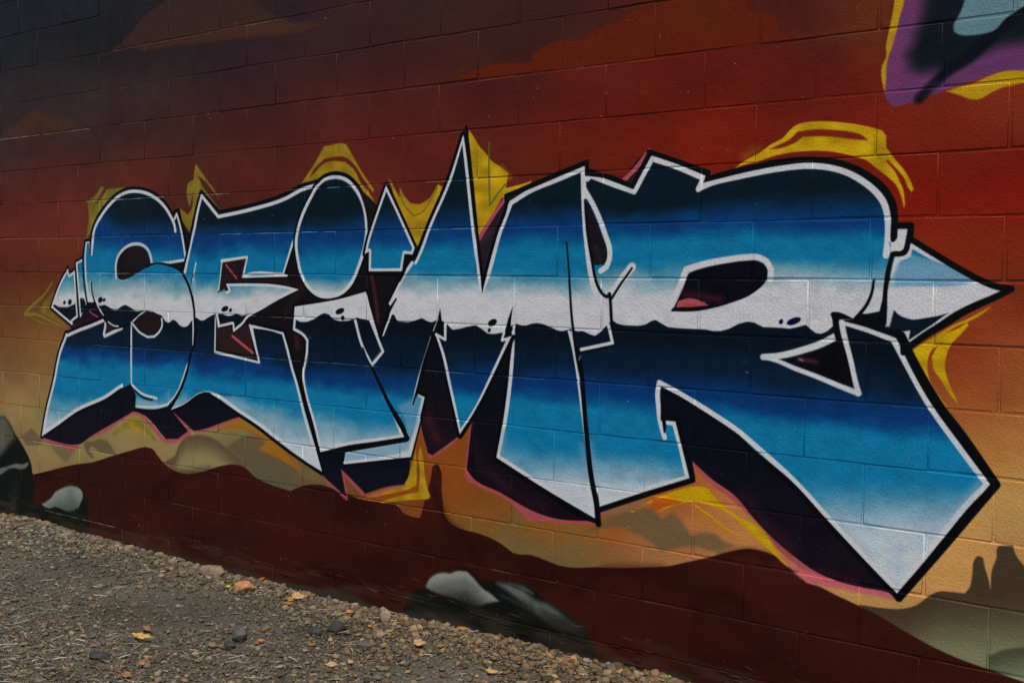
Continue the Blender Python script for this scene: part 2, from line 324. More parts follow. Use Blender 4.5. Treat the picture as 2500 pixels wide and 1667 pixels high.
fill(T('B2',1100,1400,1200,1330,1400,1250,1600,1215,1660,1230,1740,1330,1850,1420,2100,1568,'C2',2195,570,2190,600,2080,500,1950,390,1830,280,1700,215,1560,180,1400,210,1240,265,1380,200,1300,190,1190,195,1080,265,1055,250), yel, 4)
fill(T('C2',1230,150,1350,150,1470,190,1300,230,1250,260,1220,200), (156,66,22), 8, .8)
fill(T('C2',1560,250,1700,300,1800,390,1900,470,1760,420,1600,330), (164,100,34), 8, .5)
ys(T('C2',1560,210,1680,290,1790,380,1900,440), 6, 3)
ys(T('C3',0,300,100,400,200,495,300,590,390,670), 9, 6)

# -- top right piece (corner of another letter)
fill(T('T3',1250,-500,1210,-60,1190,100,1150,290,1138,360,1140,430,1105,520,1105,610,1130,715,1180,715,1300,300,1400,-500), (158,124,18), 4)
fill(T('T3',1600,700,1700,668,1800,640,1960,570,2050,540,2600,500,2600,560,2195,635,2000,685,1930,720,1870,755,1830,765,1780,760,1700,730), (158,124,18), 7)
fill(T('T3',1330,-500,1280,-60,1275,20,1240,150,1215,260,1190,350,1145,490,1140,600,1143,760,1170,800,1210,820,1260,808,1450,745,1700,652,1900,590,2050,545,2195,540,2700,480,2700,-500), (92,48,86), 6)
fill(T('T3',1480,-500,1440,-60,1420,100,1380,230,1350,330,1300,420,1320,520,1400,560,1520,545,1600,560,1800,450,2000,360,2195,330,2700,200,2700,-500), (14,20,26), 50)
stroke(T('T3',1390,760,1500,650,1620,540,1800,420,1950,270,2120,110,2300,-40), (6,12,16), 24, 34, soft=16, a=.85)
glow(T('T3',1220,300,1200,700), (112,50,84), 44, .5); glow(T('T3',1500,690,1800,560,2195,430), (72,44,80), 40, .5)
fill(T('T3',1860,-500,1745,-20,1720,70,1690,130,1655,200,1660,245,1700,268,1800,272,1900,258,1960,240,2060,140,2195,50,2400,-80,2500,-500), (84,112,120), 7)

# -- letters
K = (7,11,13); DK = (18,15,17); WH = (176,178,179)
TAB = np.array([[170,480,545,620,700,735,835,862,900,990,1060],[320,520,585,635,690,740,838,868,905,985,1055],[560,545,590,640,700,740,855,890,935,985,1080],
 [800,515,585,640,690,728,875,920,965,1040,1110],[1050,480,565,630,682,725,880,935,985,1060,1115],[1300,480,555,615,690,732,880,940,1005,1135,1190],
 [1600,500,555,605,675,730,890,965,1035,1150,1200],[1900,460,535,590,660,722,905,990,1055,1225,1290],[2150,450,535,588,662,718,935,1015,1075,1235,1310],[2400,500,560,600,650,712,950,1030,1090,1235,1340]], float)
HZ = T('P',100,748,'A0',415,1075,450,1097,520,1097,580,1070,590,1035,640,1040,660,1062,735,1062,760,1090,800,1078,830,1095,870,1118,900,1115,930,1090,960,1078,1000,1100,1040,1128,1110,1120,1240,1160,1262,1205,1290,1218,1310,1205,1325,1190,1350,1205,1375,1238,1410,1252,1440,1240,1470,1195,1505,1175,1530,1198,1560,1200,1590,1178,1640,1150,1700,1148,1740,1165,1775,1162,1810,1143,1850,1165,1900,1150,1980,1120,
  'A1',380,1190,420,1210,470,1210,530,1185,570,1155,605,1142,640,1155,670,1190,720,1205,790,1200,850,1175,900,1192,950,1198,1135,1150,1160,1205,1240,1215,1300,1198,1350,1180,1390,1205,1425,1215,1470,1190,1525,1210,1580,1270,1640,1262,1700,1245,1760,1235,1800,1258,1850,1298,1900,1303,1975,1290,
  'A2',180,1222,220,1235,260,1240,300,1225,345,1218,400,1228,460,1255,520,1280,560,1278,600,1262,650,1282,700,1280,740,1300,790,1318,830,1290,875,1245,925,1195,960,1222,1010,1235,1120,1240,1180,1230,1220,1205,1255,1193,1290,1215,1350,1250,1430,1258,1520,1262,1640,1268,1700,1280,1755,1280,1820,1262,1890,1225,1960,1207,2010,1215,2080,1250,
  'A3',230,1250,330,1255,400,1262,460,1250,525,1232,560,1265,600,1295,640,1302,690,1280,740,1235,820,1180,1190,1110,1215,1140,1260,1172,1340,1192,1420,1185,1500,1170,1580,1140)
hx = np.array([q[0] for q in HZ]); hy = np.array([q[1] for q in HZ]); o = np.argsort(hx, kind='stable'); hx, hy = hx[o], hy[o]
_g = np.arange(60, 2420, 2.); _h = np.interp(_g, hx, hy); _k = np.exp(-np.linspace(-2, 2, 7)**2); hx, hy = _g, np.convolve(np.pad(_h, 3, 'edge'), _k/_k.sum(), 'valid')
def chrome(bb):
    x0, x1, y0, y1 = bb; px = PX[y0:y1, x0:x1]; py = PY[y0:y1, x0:x1]
    wob = 22*upnoise(bb, .22, .09, 41)+13*upnoise(bb, .07, .04, 42)+5*upnoise(bb, .02, .014, 43)
    p = py+wob
    kn = [np.interp(px, TAB[:, 0], TAB[:, k]) for k in range(1, 11)]
    A = lambda *c: np.array(c, np.float32)
    cu = [A(4,23,31), A(3,51,98), A(14,99,136), A(106,140,150), A(175,176,176)]
    cl = [A(4,26,44), A(3,48,96), A(15,102,140), A(98,138,154), A(158,170,177)]
    up = np.zeros(px.shape+(3,), np.float32)+cu[0]
    for k in range(4):
        a_ = kn[k]+(.5*(kn[k+1]-kn[k]) if k == 2 else 0); t = ss((p-a_)/(kn[k+1]+(.2*(kn[k+1]-kn[k]) if k == 2 else 0)-a_))[..., None]; up += t*(cu[k+1]-up)
    dn = np.zeros(px.shape+(3,), np.float32)+A(4,17,25)
    t = ss((p-kn[5]+70)/70)[..., None]; dn += t*(cl[0]-dn)
    for k in range(4):
        a_ = kn[5+k]+(.55*(kn[6+k]-kn[5+k]) if k == 2 else 0); t = ss((p-a_)/(kn[6+k]+(.15*(kn[6+k]-kn[5+k]) if k == 2 else 0)-a_))[..., None]; dn += t*(cl[k+1]-dn)
    h = np.interp(px, hx, hy); t = ss(.5+(py-h)/3)[..., None]
    c = up*(1-t)+dn*t
    return c*(1+.09*upnoise(bb, .05, .03, 44)+.05*upnoise(bb, .015, .012, 45))[..., None]
def letter(p, black=8, white=8, wcol=WH, over=True, hazy=0, mask=False):
    p = np.array(p, float); w = wallpts(p, True); sc = vscale(float(p[:, 0].mean()))
    D = (max(black, white)+4+hazy)/sc+.004; r = signed(w, D)
    bb, d = r; s = 2.4/sc
    if black: put(bb, ss(.5+(d+black/sc)/s), K)
    ins = ss(.5+d/s); put(bb, ins, chrome(bb))
    if white:
        jit = .0016*upnoise(bb, .03, .03, 51)
        if hazy: put(bb, ins*.45*ss(.5-(d-(white+hazy*.6)/sc)/(hazy*1.3/sc)), wcol)
        put(bb, ins*ss(.5-(d+jit-white/sc)/s), wcol)
    if mask:
        m = np.zeros((NZ, NX), np.float32); m[bb[2]:bb[3], bb[0]:bb[1]] = ins; return m
# dark masses of the three-dimensional drop behind the letters
def drop(p, top=DK, low=(56,24,40)):
    p = np.array(p, float)
    lo, hi = p[:, 1].min(), p[:, 1].max()
    def f(bb):
        x0, x1, y0, y1 = bb; py = PY[y0:y1, x0:x1]
        t = ss((py-lo)/(hi-lo))[..., None]; return np.array((9,14,22), np.float32)*(1-t)+np.array(top, np.float32)*t+0*py[..., None]
    fill(p, f, 3)
PK = (148,66,76)
pinks = [(T('B0',315,845,400,870,560,905,650,850,830,770,940,690,1020,645,1070,655,1130,720,1250,855,1300,865,1370,850,1450,800), 8, 9),
  (T('B0',1320,640,1400,720,1490,790,1580,775,1700,730,1830,680), 8, 7), (T('B0',440,885,560,930,600,905), 6, 5),
  (T('B1',610,1150,770,1305,755,1200,740,1140), 8, 8), (T('B1',735,1085,900,1280,1000,1265,1100,1230,1220,1205), 8, 5),
  (T('B1',1345,700,1380,850,1410,985,1500,930,1615,840), 9, 8), (T('B1',1740,700,1705,960,1690,1080,1740,1160,1950,1270,2195,1420,'B2',470,1465,790,1485), 10, 10),
  (T('B2',1540,1030,1700,1180,1870,1310,2100,1520,'C3',300,495,420,610,560,710,800,790,1000,835,1190,890), 15, 15)]
for p, a_, b_ in pinks: stroke(p, PK, a_*1.15, b_*1.2, soft=8, a=.9)
fill(T('B1',1695,1060,1740,1130,1850,1200,1700,1180,1670,1120), PK, 6, .9); fill(T('B2',150,1340,290,1400,470,1450,520,1470,380,1480,290,1480), PK, 5, .9)
fill(T('C3',330,600,480,690,620,740,950,830,1200,885,1190,925,1000,890,750,840,600,810,530,790), (168,84,92), 9, .95)
D1 = T('B0',318,835,560,650,990,400,1040,440,1035,600,1290,600,1450,530,1600,470,1920,660,1820,685,1700,725,1580,770,1480,788,1430,740,1320,640,1440,790,1360,850,1270,850,1060,648,1020,640,850,740,680,840,620,885,560,895,420,868)
drop(D1, (20,16,26))
drop(T('B1',560,940,780,890,750,1040,1000,1010,1260,980,1240,1150,1210,1200,1080,1215,920,1268,730,1080,770,1295,600,1140), (18,17,28))
drop(T('B1',1430,40,1300,480,1370,540,1340,690,1395,960,1430,975,1630,830,1520,300,1470,50), (26,17,21))
drop(T('B1',2050,60,1640,830,1735,690,1690,1080,1740,1150,1950,1260,2195,1400,'B2',470,1455,800,1480,790,1440,400,1220,50,980,110,600,190,40), (20,14,20))
D5 = T('B2',1300,455,1700,680,'B3',0,800,150,940,400,1200,'C3',700,330,1228,900,1180,880,940,830,700,762,560,690,420,585,300,485,120,300,'B2',1870,1290,1690,1160,1535,1020,1560,1150,1515,1180,1415,720,1335,710,1325,830,1300,790)
drop(D5, (22,15,22))
glow(T('C3',50,130,200,330,420,540), (58,26,34), 60, .5); glow(T('C3',620,700,900,790), (60,26,40), 30, .5)
glow(T('B2',0,1100,120,1230,400,1380), (56,26,34), 44, .4); glow(T('B1',1750,900,1800,1080,2000,1200), (50,24,32), 50, .4)
glow(T('B1',1400,700,1470,860), (74,34,38), 50, .5)
# central dark mass between E, I and M
fill(T('A0',1380,420,1455,545,1400,850,1500,1000,1700,1000,1720,720,1900,700,1860,860,'A1',200,850,380,560,545,145,640,80,780,100,870,190,960,270,1010,320,1075,140,1290,640,1310,720,1100,1120,1150,1050,1040,1350,1060,1440,960,1500,900,980,640,1040,375,1080,370,1270,460,1330,460,1560,'B1',460,520,380,440,280,60,'A1',60,1240,'A0',1940,1240,1985,1500,1640,1440,1640,1150,1600,900,1440,820), DK, 4)
fill(T('A1',1740,560,1800,540,1900,400,2010,260,1960,500,1805,1000), (34,24,30), 4); stroke(T('A1',2000,250,1880,420,1790,570), PK, 8, 12)
glow(T('A1',1800,600,1870,520), (66,40,50), 26, .6)
fill(T('T2',1210,1150,1190,1160,980,1415,1090,1470,1240,1190), (28,22,28), 3); stroke(T('T2',1205,1150,1120,1270,985,1410), PK, 10, 12)
glow(T('A1',960,850,980,950,1000,1090,1010,1200), (90,40,42), 18, .8); glow(T('A1',380,1290,400,1400), (70,32,34), 28, .8); glow(T('A1',420,960,300,1150), (44,26,28), 40, .7)
# left fragments of S
letter(T('S',305,715,320,790,380,735,415,1265,350,1315,375,1378,112,1155,170,990,225,860), 6, 6)
letter(T('S',395,650,472,605,525,1178,440,1275), 6, 6)
fill(T('S',440,1060,460,1045,470,1060,488,1052,495,1175,450,1225), (6,18,28), 2.5)
drop(T('S',520,1100,610,1110,720,1250,540,1330,310,1400,420,1270,445,1270), (40,20,26)); stroke(T('S',545,1195,590,1235,640,1262), (130,62,70), 4, 4)
# S foot
letter(T('A0',515,1300,600,1262,700,1225,812,1176,815,1230,803,1305,880,1268,1000,1212,1015,1215,'B0',1010,432,'B0',990,435,800,545,590,640,450,740,320,830,350,650,410,400,450,200,505,40), 7, 7.5, hazy=3)
# S main body
S_main = T('A0',700,575,715,500,745,425,790,350,850,280,920,225,1000,198,1060,198,1130,213,1200,250,1260,305,1318,395,1358,362,1378,440,1405,560,1432,745,1300,768,1380,815,1430,880,1470,980,1490,1100,1495,1200,1485,1350,1472,1480,'B0',1445,290,1400,420,1350,530,1290,600,1200,622,1110,622,1035,612,1035,500,1003,435,'A0',1003,1215,890,1245,825,1210,800,1175,745,1100,725,1040,715,1060,672,1060,650,900,640,720,655,600,688,592,692,680)
mS = letter(S_main, 7, 0, mask=True)
fill(T('A0',940,1255,1006,1222,'B0',1006,425,940,462), chrome, 2, sm=False)
for p, w_ in ((T('A0',712,590,706,640),7),(T('A0',700,690,712,560,728,490,757,430,800,360,858,292,925,238,1000,212,1060,212,1125,227,1190,262,1250,316,1300,390,1335,470,1342,515),8.5),
  (T('A0',1335,425,1352,385,1372,450,1395,560,1422,735,1290,755,1160,765),6.5),(T('A0',660,600,652,720,662,900,684,1050,708,1055,706,1000,695,900),5.5),
  (T('A0',730,1040,760,1110,790,1160),5),(T('A0',1477,1190,1478,1330,1465,1480,'B0',1440,270,1395,400,1345,515,1285,585,1200,605,1110,605,1050,600),5.5),
  (T('B0',1005,430,1080,500,1200,540),6.5),(T('A0',1005,1215,1005,1568),5.5),(T('A0',830,1210,870,1238,905,1244),4),(T('A0',660,600,684,600,688,690),5),
  (T('B0',1005,0,1005,430),5.5)):
    stroke(p, WH, w_, clip=None if w_ == 4 else mS)
glow(T('B0',1060,560,1200,590), (150,160,168), 20, .7, clip=mS)
stroke(T('A0',690,590,689,690), K, 6); stroke(T('A0',700,905,706,980,722,1045,735,1075), K, 5); stroke(T('B0',1035,480,1090,530,1165,553), K, 5)
fill(T('A0',890,800,895,750,915,705,945,665,985,640,1035,628,1085,637,1120,670,1140,715,1155,765,1110,800,1050,838,990,872,940,890,905,878), (24,18,20), 2.2, grow=0)
stroke(T('A0',888,875,886,820,888,765,903,710,935,663,980,628,1035,613,1090,622,1130,655,1152,705,1162,760), (160,166,168), 8, clip=mS)
stroke(T('A0',890,875,930,900,980,888), (150,158,162), 3, soft=4, a=.6)
stroke(T('A0',1120,790,1165,768,1215,762,1300,778,1375,815,1430,880,1468,980,1488,1100,1493,1200,1486,1350,1470,1500,'B0',1445,290,1400,420,1345,535,1290,603), K, 5.5, 6.5)
fill(T('A0',1296,770,1425,758,1405,845,1365,808), DK, 2)
fill(T('A0',1020,1215,1060,1165,1110,1133,1170,1130,1212,1155,1235,1200,1225,1262,1185,1305,1130,1300,1070,1260), (28,18,20), 2.2)
stroke(T('A0',1018,1205,1060,1160,1110,1125), WH, 5); stroke(T('A0',1238,1185,1240,1240,1215,1290,1180,1322,1130,1325,1070,1290,1015,1225), WH, 6)
fill(T('A0',1035,1130,1160,1122,1090,1135,1020,1190,960,1200), (5,16,24), 2)
fill(T('S',735,1295,770,1340,840,1378,800,1410,735,1450), (40,24,28), 2)
# E
E_main = T('A0',1540,225,1678,380,1900,335,2195,240,'A1',430,180,538,150,500,280,430,440,385,560,290,850,'A0',1855,868,1890,720,1700,745,1675,975,1655,1140,1640,1440,1985,1520,1912,1232,1945,1235,'A1',60,1235,290,1290,330,1420,370,1568,'B1',400,430,455,640,535,920,585,1105,400,980,200,832,'B0',1980,752,1830,652,1600,493,1560,493,1400,590,1308,628,1380,500,1440,330,1470,190,'A0',1490,1400,1498,1200,1485,1050,1445,910,1405,830,1450,640,1480,480,1510,340)
mE = letter(E_main, 8, 0, mask=True)
for p, w_ in ((T('A0',1415,830,1455,640,1490,480,1518,340,1543,245,1670,405,1900,355,2195,262,'A1',430,198,525,165),9),(T('A1',520,160,490,280,420,440,375,560,290,835),7),
  (T('A1',285,845,0,852,'A0',1860,862,1890,715,1695,742),7),(T('A0',1700,745,1672,985),4),(T('A0',1655,1140,1645,1440,1980,1512,1925,1240,1960,1245),7),
  (T('A1',50,1245,200,1268,285,1295,320,1420,355,1568,'B1',390,430,440,640,515,900,570,1080),8),(T('B1',580,1095,400,962,200,812,'B0',1980,734,1830,636,1600,500,1560,500,1400,597,1320,622),9),
  (T('A0',1500,760,1482,850,1462,930),4.5),(T('A0',1490,880,1492,1040),3.5)):
    stroke(p, WH, w_, clip=mE if w_ > 5 else None, a=1 if w_ > 3.6 else .6)
stroke(T('A0',1478,850,1460,930), K, 3)
fill(T('B1',300,840,500,900,575,1095,450,1010,330,920), (166,172,178), 20, .6)
fill(T('A0',1705,752,1882,727,1853,890,2195,880,'A1',300,874,400,970,'A0',2190,940,1850,920,1735,922,1750,968,1678,975), (30,20,22), 2.5)
fill(T('A0',1658,1160,1675,1250,1780,1225,1785,1290,1860,1210,1905,1240,1945,1470,1655,1418), (40,24,26), 2.5)
stroke(T('A0',1655,1440,1985,1520), WH, 6); stroke(T('A0',1650,1150,1645,1440), WH, 4.5); stroke(T('A0',1912,1235,1985,1515), WH, 6.5); stroke(T('A0',1700,748,1892,716,1858,866), WH, 5); stroke(T('A0',1858,866,2195,856,'A1',280,848), WH, 5)
stroke(T('A0',1730,775,1810,875), (140,58,66), 5.5); stroke(T('A0',1780,1320,1935,1445), (158,66,74), 7)
letter(T('A0',1675,985,1750,970,1730,918,1850,916,2195,938,'A1',405,962,250,1040,130,1110,0,1197,'A0',1870,1215,1785,1290,1780,1228,1672,1252,1655,1140), 4, 6, hazy=2)
fill(T('A0',1630,1010,1720,960,1760,1100,1700,1140,1640,1140), chrome, 8)
stroke(T('A0',1655,1135,1672,1245), WH, 5)
# I : dot and body
letter(T('A1',545,155,600,108,690,88,770,108,840,175,900,280,930,400,935,540,915,660,870,800,800,945,730,1005,640,1030,560,1020,480,960,420,860,390,740,376,600,395,480,440,350,495,240), 7, 8.5, hazy=3)
stroke(T('A1',540,150,600,95,690,72,780,95,850,160,910,270,945,390), K, 9, 9); fill(T('A1',850,150,940,270,1000,330,960,480,935,560,925,400), (20,18,20), 2.5)
letter(T('A1',375,1093,560,1065,700,1040,920,980,945,1080,1000,1270,1055,1432,970,1550,'B1',1100,560,1215,840,1000,870,800,895,570,950,520,740,440,440,432,360,460,200,465,100,'A1',440,1320,362,1272), 6, 7, hazy=3)
# M left triangle
letter(T('A1',1075,165,1180,390,1295,645,1275,695,1215,688,1195,822,942,822,945,670,912,690,930,600,1000,380), 8, 6.5, hazy=2)
fill(T('A1',1230,695,1258,690,1255,720,1235,745), K, 2)
# M and R
MR = T('T1',1665,1030,'A1',1712,100,1755,500,1785,750,1808,1000,1850,830,1930,540,2005,285,'T2',120,1515,300,1445,500,1360,712,1272,728,1345,750,1325,900,1380,1085,1448,1225,1190,1400,1250,1640,1345,1620,1400,1800,1355,2000,1308,2195,1272,
  'T3',560,1246,700,1258,850,1300,960,1355,1060,1430,1130,1505,'A3',1162,330,1178,420,1182,590,1170,720,1140,900,1110,1050,1085,1160,960,1147,890,1187,780,1195,1000,1255,1212,1330,'B3',1215,60,1300,250,1490,590,1700,880,1942,1205,'C3',1800,190,1600,430,1228,888,1000,650,700,330,400,5,'B3',150,950,0,812,'B2',1700,690,1560,602,1450,530,1305,462,1297,600,1303,700,1320,805,1334,780,1335,710,1415,718,1460,900,1517,1160,1200,1245,815,1375,795,1458,400,1225,38,992,90,700,150,200,172,50,
  'A1',2035,1325,'B1',2030,80,1900,350,1742,660,1640,822,1550,430,1500,200,1450,48,1420,60,1310,450,1270,600,1320,508,1370,530,1330,700,1258,982,750,1037,766,953,1240,872,1240,835,1100,560,972,300,'A1',1055,1432,1030,1312,1150,1030,1105,1087,1093,1070,1215,830,1262,745,1300,740,1400,480,1550,130)
mM = letter(MR, 10, 0, mask=True)
W = [(T('A1',1300,760,1330,700,1410,485,1560,135,'T1',1662,1050),8),(T('T1',1663,1060,'A1',1696,100,1739,500,1771,750,1800,960),9),(T('A1',1806,980,1862,830,1942,540,2030,300,'T2',300,1460,500,1378,700,1292),12),
 (T('T2',735,1370,760,1345,900,1400,1093,1468,1228,1215,1400,1270,1625,1365,1585,1450),14),(T('T2',1590,1440,1700,1395,1850,1360,2000,1328,2195,1292,'T3',560,1270,700,1282,850,1325,945,1378,1040,1450,1105,1525,'A3',1138,340,1153,430,1152,600,1140,700),16),
 (T('A2',703,40,705,200,712,400,735,650,760,840,800,1000),15),(T('A3',880,1170,790,1205,1000,1270,1195,1345,'B3',1200,100,1285,260,1475,600,1690,900,1915,1200,'C3',1780,180,1585,410,1228,865,1010,640,710,320,415,0,'B3',165,925,0,784,'B2',1700,662,1560,574,1450,508,1284,418,1272,480,1277,600,1292,720,1325,840),14),
 (T('B2',1340,720,1400,730,1445,900,1500,1150,1200,1230,830,1360),13),(T('B2',785,1440,400,1210,50,985,105,700,160,200,165,40),11),(T('B2',785,1440,740,1200),11),
 (T('B1',1462,60,1510,200,1560,430,1640,800,1735,660,1890,350,2010,90),9),(T('A1',1050,1310,1160,1030),6),(T('A1',1100,1078,1225,830,1275,760),9),(T('B1',1418,70,1300,470,1275,590),4),
 (T('B1',1315,510,1358,535,1318,700,1250,970,755,1030),9),(T('A2',590,1280,620,1400,650,1568,'B2',700,700,760,1200),6),(T('A1',1525,1205,1525,1345,1455,1305),6)]
for p, w_ in W: stroke(p, WH, w_, clip=mM, soft=2.8)
fill(T('B2',430,1180,720,1190,790,1440,560,1300), (170,172,176), 20, .8); fill(T('B2',830,1350,820,1260,1100,1230,1350,1170,1150,1260), (166,168,172), 24, .7)
glow(T('B2',760,900,800,1200), (130,140,160), 34, .5, clip=mM); glow(T('B2',100,800,80,950), (104,130,150), 30, .6, clip=mM); glow(T('B2',690,900,730,1150), (120,134,150), 30, .5, clip=mM)
glow(T('A2',790,950,850,1200,750,1200), (172,170,172), 60, .8, clip=mM); glow(T('A2',1020,900,1100,1080), (172,170,172), 50, .7, clip=mM); glow(T('C3',1100,700,1250,800,1400,620), (176,178,184), 60, .8, clip=mM)
glow(T('B3',1850,1200,1700,1400,1500,1568), (150,158,176), 40, .6, clip=mM)
fill(T('B1',760,960,1240,878,1250,920,1150,970,760,1030), (112,142,160), 8, .9, sm=False); stroke(T('B1',755,1033,1258,978,1330,700), WH, 7); fill(T('B1',1320,520,1350,540,1290,800,1240,870,1240,780,1160,600), (92,132,154), 16, .7)
# V hollows, spikes
fill(T('A1',1488,1103,1500,1200,1512,1310,1440,1290,1470,1180), K, 2); fill(T('A1',2045,1088,2030,1250,2040,1320,1978,1312,2005,1200), K, 2)
stroke(T('A1',1530,1210,1528,1345,1452,1302), WH, 6.5); stroke(T('A1',1978,1290,1962,1350,2032,1330), WH, 7); stroke(T('A1',2065,1060,2050,1300), WH, 7); stroke(T('A1',1470,1185,1435,1280), WH, 2.5)
stroke(T('B1',2050,70,1742,680,1640,835), K, 11, 9); stroke(T('B1',1440,40,1355,300,1310,480,1280,585), K, 9, 4); stroke(T('A1',1302,640,1296,715), K, 6, 3)
stroke(T('B1',890,150,930,240,1000,380,1110,610,1240,845), K, 5, 12); stroke(T('B1',1235,850,1000,885,790,915,600,960), K, 11, 8); stroke(T('B1',428,430,466,600,512,780,564,960), K, 8, 9)
stroke(T('A1',1262,725,1235,770,1215,830,1180,900), K, 6, 3); stroke(T('A1',1150,1035,1100,1130,1040,1310), K, 5, 5)
stroke(T('A1',835,1190,890,1390,965,1540,1050,1435,950,1190), WH, 8.5, 7.5); stroke(T('A1',895,1410,930,1500,970,1568), K, 5)
stroke(T('T1',1688,975,'A1',1729,100,1769,500,1795,740), K, 8, 7)
# R inner work
fill(T('A2',713,275,760,350,800,430,845,540,880,640,888,695,882,740,860,770,790,776,765,720,745,600,730,470,720,380), (22,18,22), 2.5)
stroke(T('A2',712,200,775,310,825,420,870,540,905,660,902,730,880,790,835,820), WH, 14, 14); glow(T('A2',800,640,830,740), (48,32,42), 26, .7)
stroke(T('A2',716,280,722,400,745,600,772,760,790,860,822,950,860,1005,885,1018,905,995), K, 7, 8)
stroke(T('A2',1075,790,1010,870,930,985), WH, 22, 18, soft=6); stroke(T('A2',1075,800,1000,905,918,1032), K, 5.5, 6.5)
stroke(T('A2',905,995,912,1080,918,1200,935,1385,'A2',800,1415,665,1445), K, 8, 9)
fill(T('A2',640,1285,700,1285,740,1303,790,1320,830,1293,870,1250,880,1240,905,1360,665,1415), (5,18,30), 3)
stroke(T('A2',895,1235,925,1370,665,1425), WH, 8.5)
stroke(T('A2',575,600,590,780,600,950,612,1150,640,1400,660,1568), K, 4, 9, sm=True); stroke(T('B2',660,160,690,350,710,600,735,900,765,1150,805,1350,818,1500), K, 11, 16)
stroke(T('A2',608,1285,640,1500,'B2',670,400), WH, 5)
stroke(T('B2',1315,700,1325,795), K, 5.5); stroke(T('A2',670,1500,680,1470), (90,150,180), 4, a=.6)
fill(T('A2',1500,852,1525,832,1640,795,1750,768,1850,750,1950,741,2030,742,2080,760,2108,800,2112,860,2085,920,2040,962,1960,1015,1860,1055,1700,1103,1560,1128,1375,1130,1385,1095,1430,990), (9,10,16), 2.5)
stroke(T('A2',1378,1080,1440,950,1490,810,1640,765,1800,735,1950,716,2040,716,2105,745,2140,810,2135,880), WH, 18, 14, soft=5)
glow(T('A2',1480,1000,1600,1010,1750,1040), (66,24,34), 34, .8); fill(T('A2',1412,1098,1430,1050,1500,1030,1560,1035,1620,1060,1665,1082,1600,1090), (150,68,76), 2.5)
fill(T('A2',1440,1085,1500,1065,1580,1072,1600,1088,1500,1095), (136,66,50), 4, .8)
stroke(T('A3',1045,895,1032,980,990,1080,905,1185), K, 6, 9)
fill(T('A3',960,1147,1085,1162,1110,1120,1130,1000,1150,990,1145,1150,1135,1262,1225,1292,1235,1340,1210,1330,1000,1253,880,1195), K, 2.5)
fill(T('A3',712,1150,730,1132,770,1135,900,1190,780,1192,800,1370,760,1345,735,1200), K, 2.5)
letter(T('A3',330,1497,440,1485,600,1440,750,1360,'A3',800,1400,'B3',890,460,840,440,600,350,330,242), 0, 0)
stroke(T('A3',200,1478,300,1472,500,1425,640,1378,745,1325), WH, 16, 18, soft=4); stroke(T('A3',200,1478,'B3',330,262,420,302,600,370,780,444,925,502), WH, 10, 14, soft=4)
stroke(T('A3',800,1215,812,1284,'B3',866,246,912,440,932,502), WH, 15, 13, soft=4); glow(T('A3',190,1478,240,1482), (150,170,190), 16, .8)
fill(T('A3',330,1492,400,1490,550,1458,660,1412,750,1362,800,1340,'B3',835,200,890,450,840,440,700,385,560,330,430,280), (10,10,14), 3)
glow(T('B3',470,240,600,260), (90,40,54), 20, .8); stroke(T('B3',478,240,500,250), (150,70,84), 5)
stroke(T('A3',748,1165,765,1300,'B3',783,110), K, 15, 14)
# small box and arrow tip
letter(T('R',400,182,535,180,510,290,495,400,470,430,390,455,340,400,330,330,395,320), 0, 0); fill(T('R',408,182,535,180,512,290,495,400,470,425,400,450,340,440,345,330,395,320), WH, 3)
AT = T('R',565,335,850,510,1200,710,1400,800,1615,878,1400,985,1150,1110,960,1230,800,1320,510,1510,515,1450,415,1345,280,1290,300,1000,335,680,385,480,470,480,530,440)
letter(AT, 11, 0)
stroke(T('R',600,370,850,520,960,570), WH, 16, 6); stroke(T('R',560,380,545,480,420,520,380,700), WH, 12, 16, soft=5); fill(T('R',300,850,1380,800,1600,878,1400,980,900,1170,800,1180,600,1200,450,1160,385,1095,330,1280,285,1280), WH, 7, .95, sm=False)
fill(T('R',570,460,700,500,850,545,1000,610,1300,770,1200,800,900,830,600,820,400,830,370,700,430,560,560,520), (92,132,156), 12, .85)
fill(T('R',385,1095,440,1150,500,1180,600,1205,720,1185,850,1165,1060,1110,930,1175,820,1240,780,1290,560,1430,560,1325,380,1320,360,1200), (5,20,32), 3)
stroke(T('R',1130,1090,1000,1150,830,1270,700,1360,520,1480), WH, 8, 12); fill(T('R',415,1340,565,1322,545,1430,515,1450), WH, 2.5)
stroke(T('R',372,-60,388,60,375,180,368,300), K, 18, 11); stroke(T('R',390,142,572,142,568,220,558,300), K, 16, 15, sm=False); stroke(T('R',545,300,522,420,500,452,470,465,370,470), K, 11, 9)
stroke(T('R',358,480,335,600,315,720,290,850,282,950), K, 8.5, 10); stroke(T('R',282,950,268,1060,245,1230), K, 10, 22); stroke(T('R',560,290,850,470,1100,620,1350,755,1560,835,1700,855,1560,930,1300,1040,1080,1150,900,1270,740,1370,560,1500), K, 15, 17)
stroke(T('R',420,1340,480,1450,490,1568), K, 16, 16)
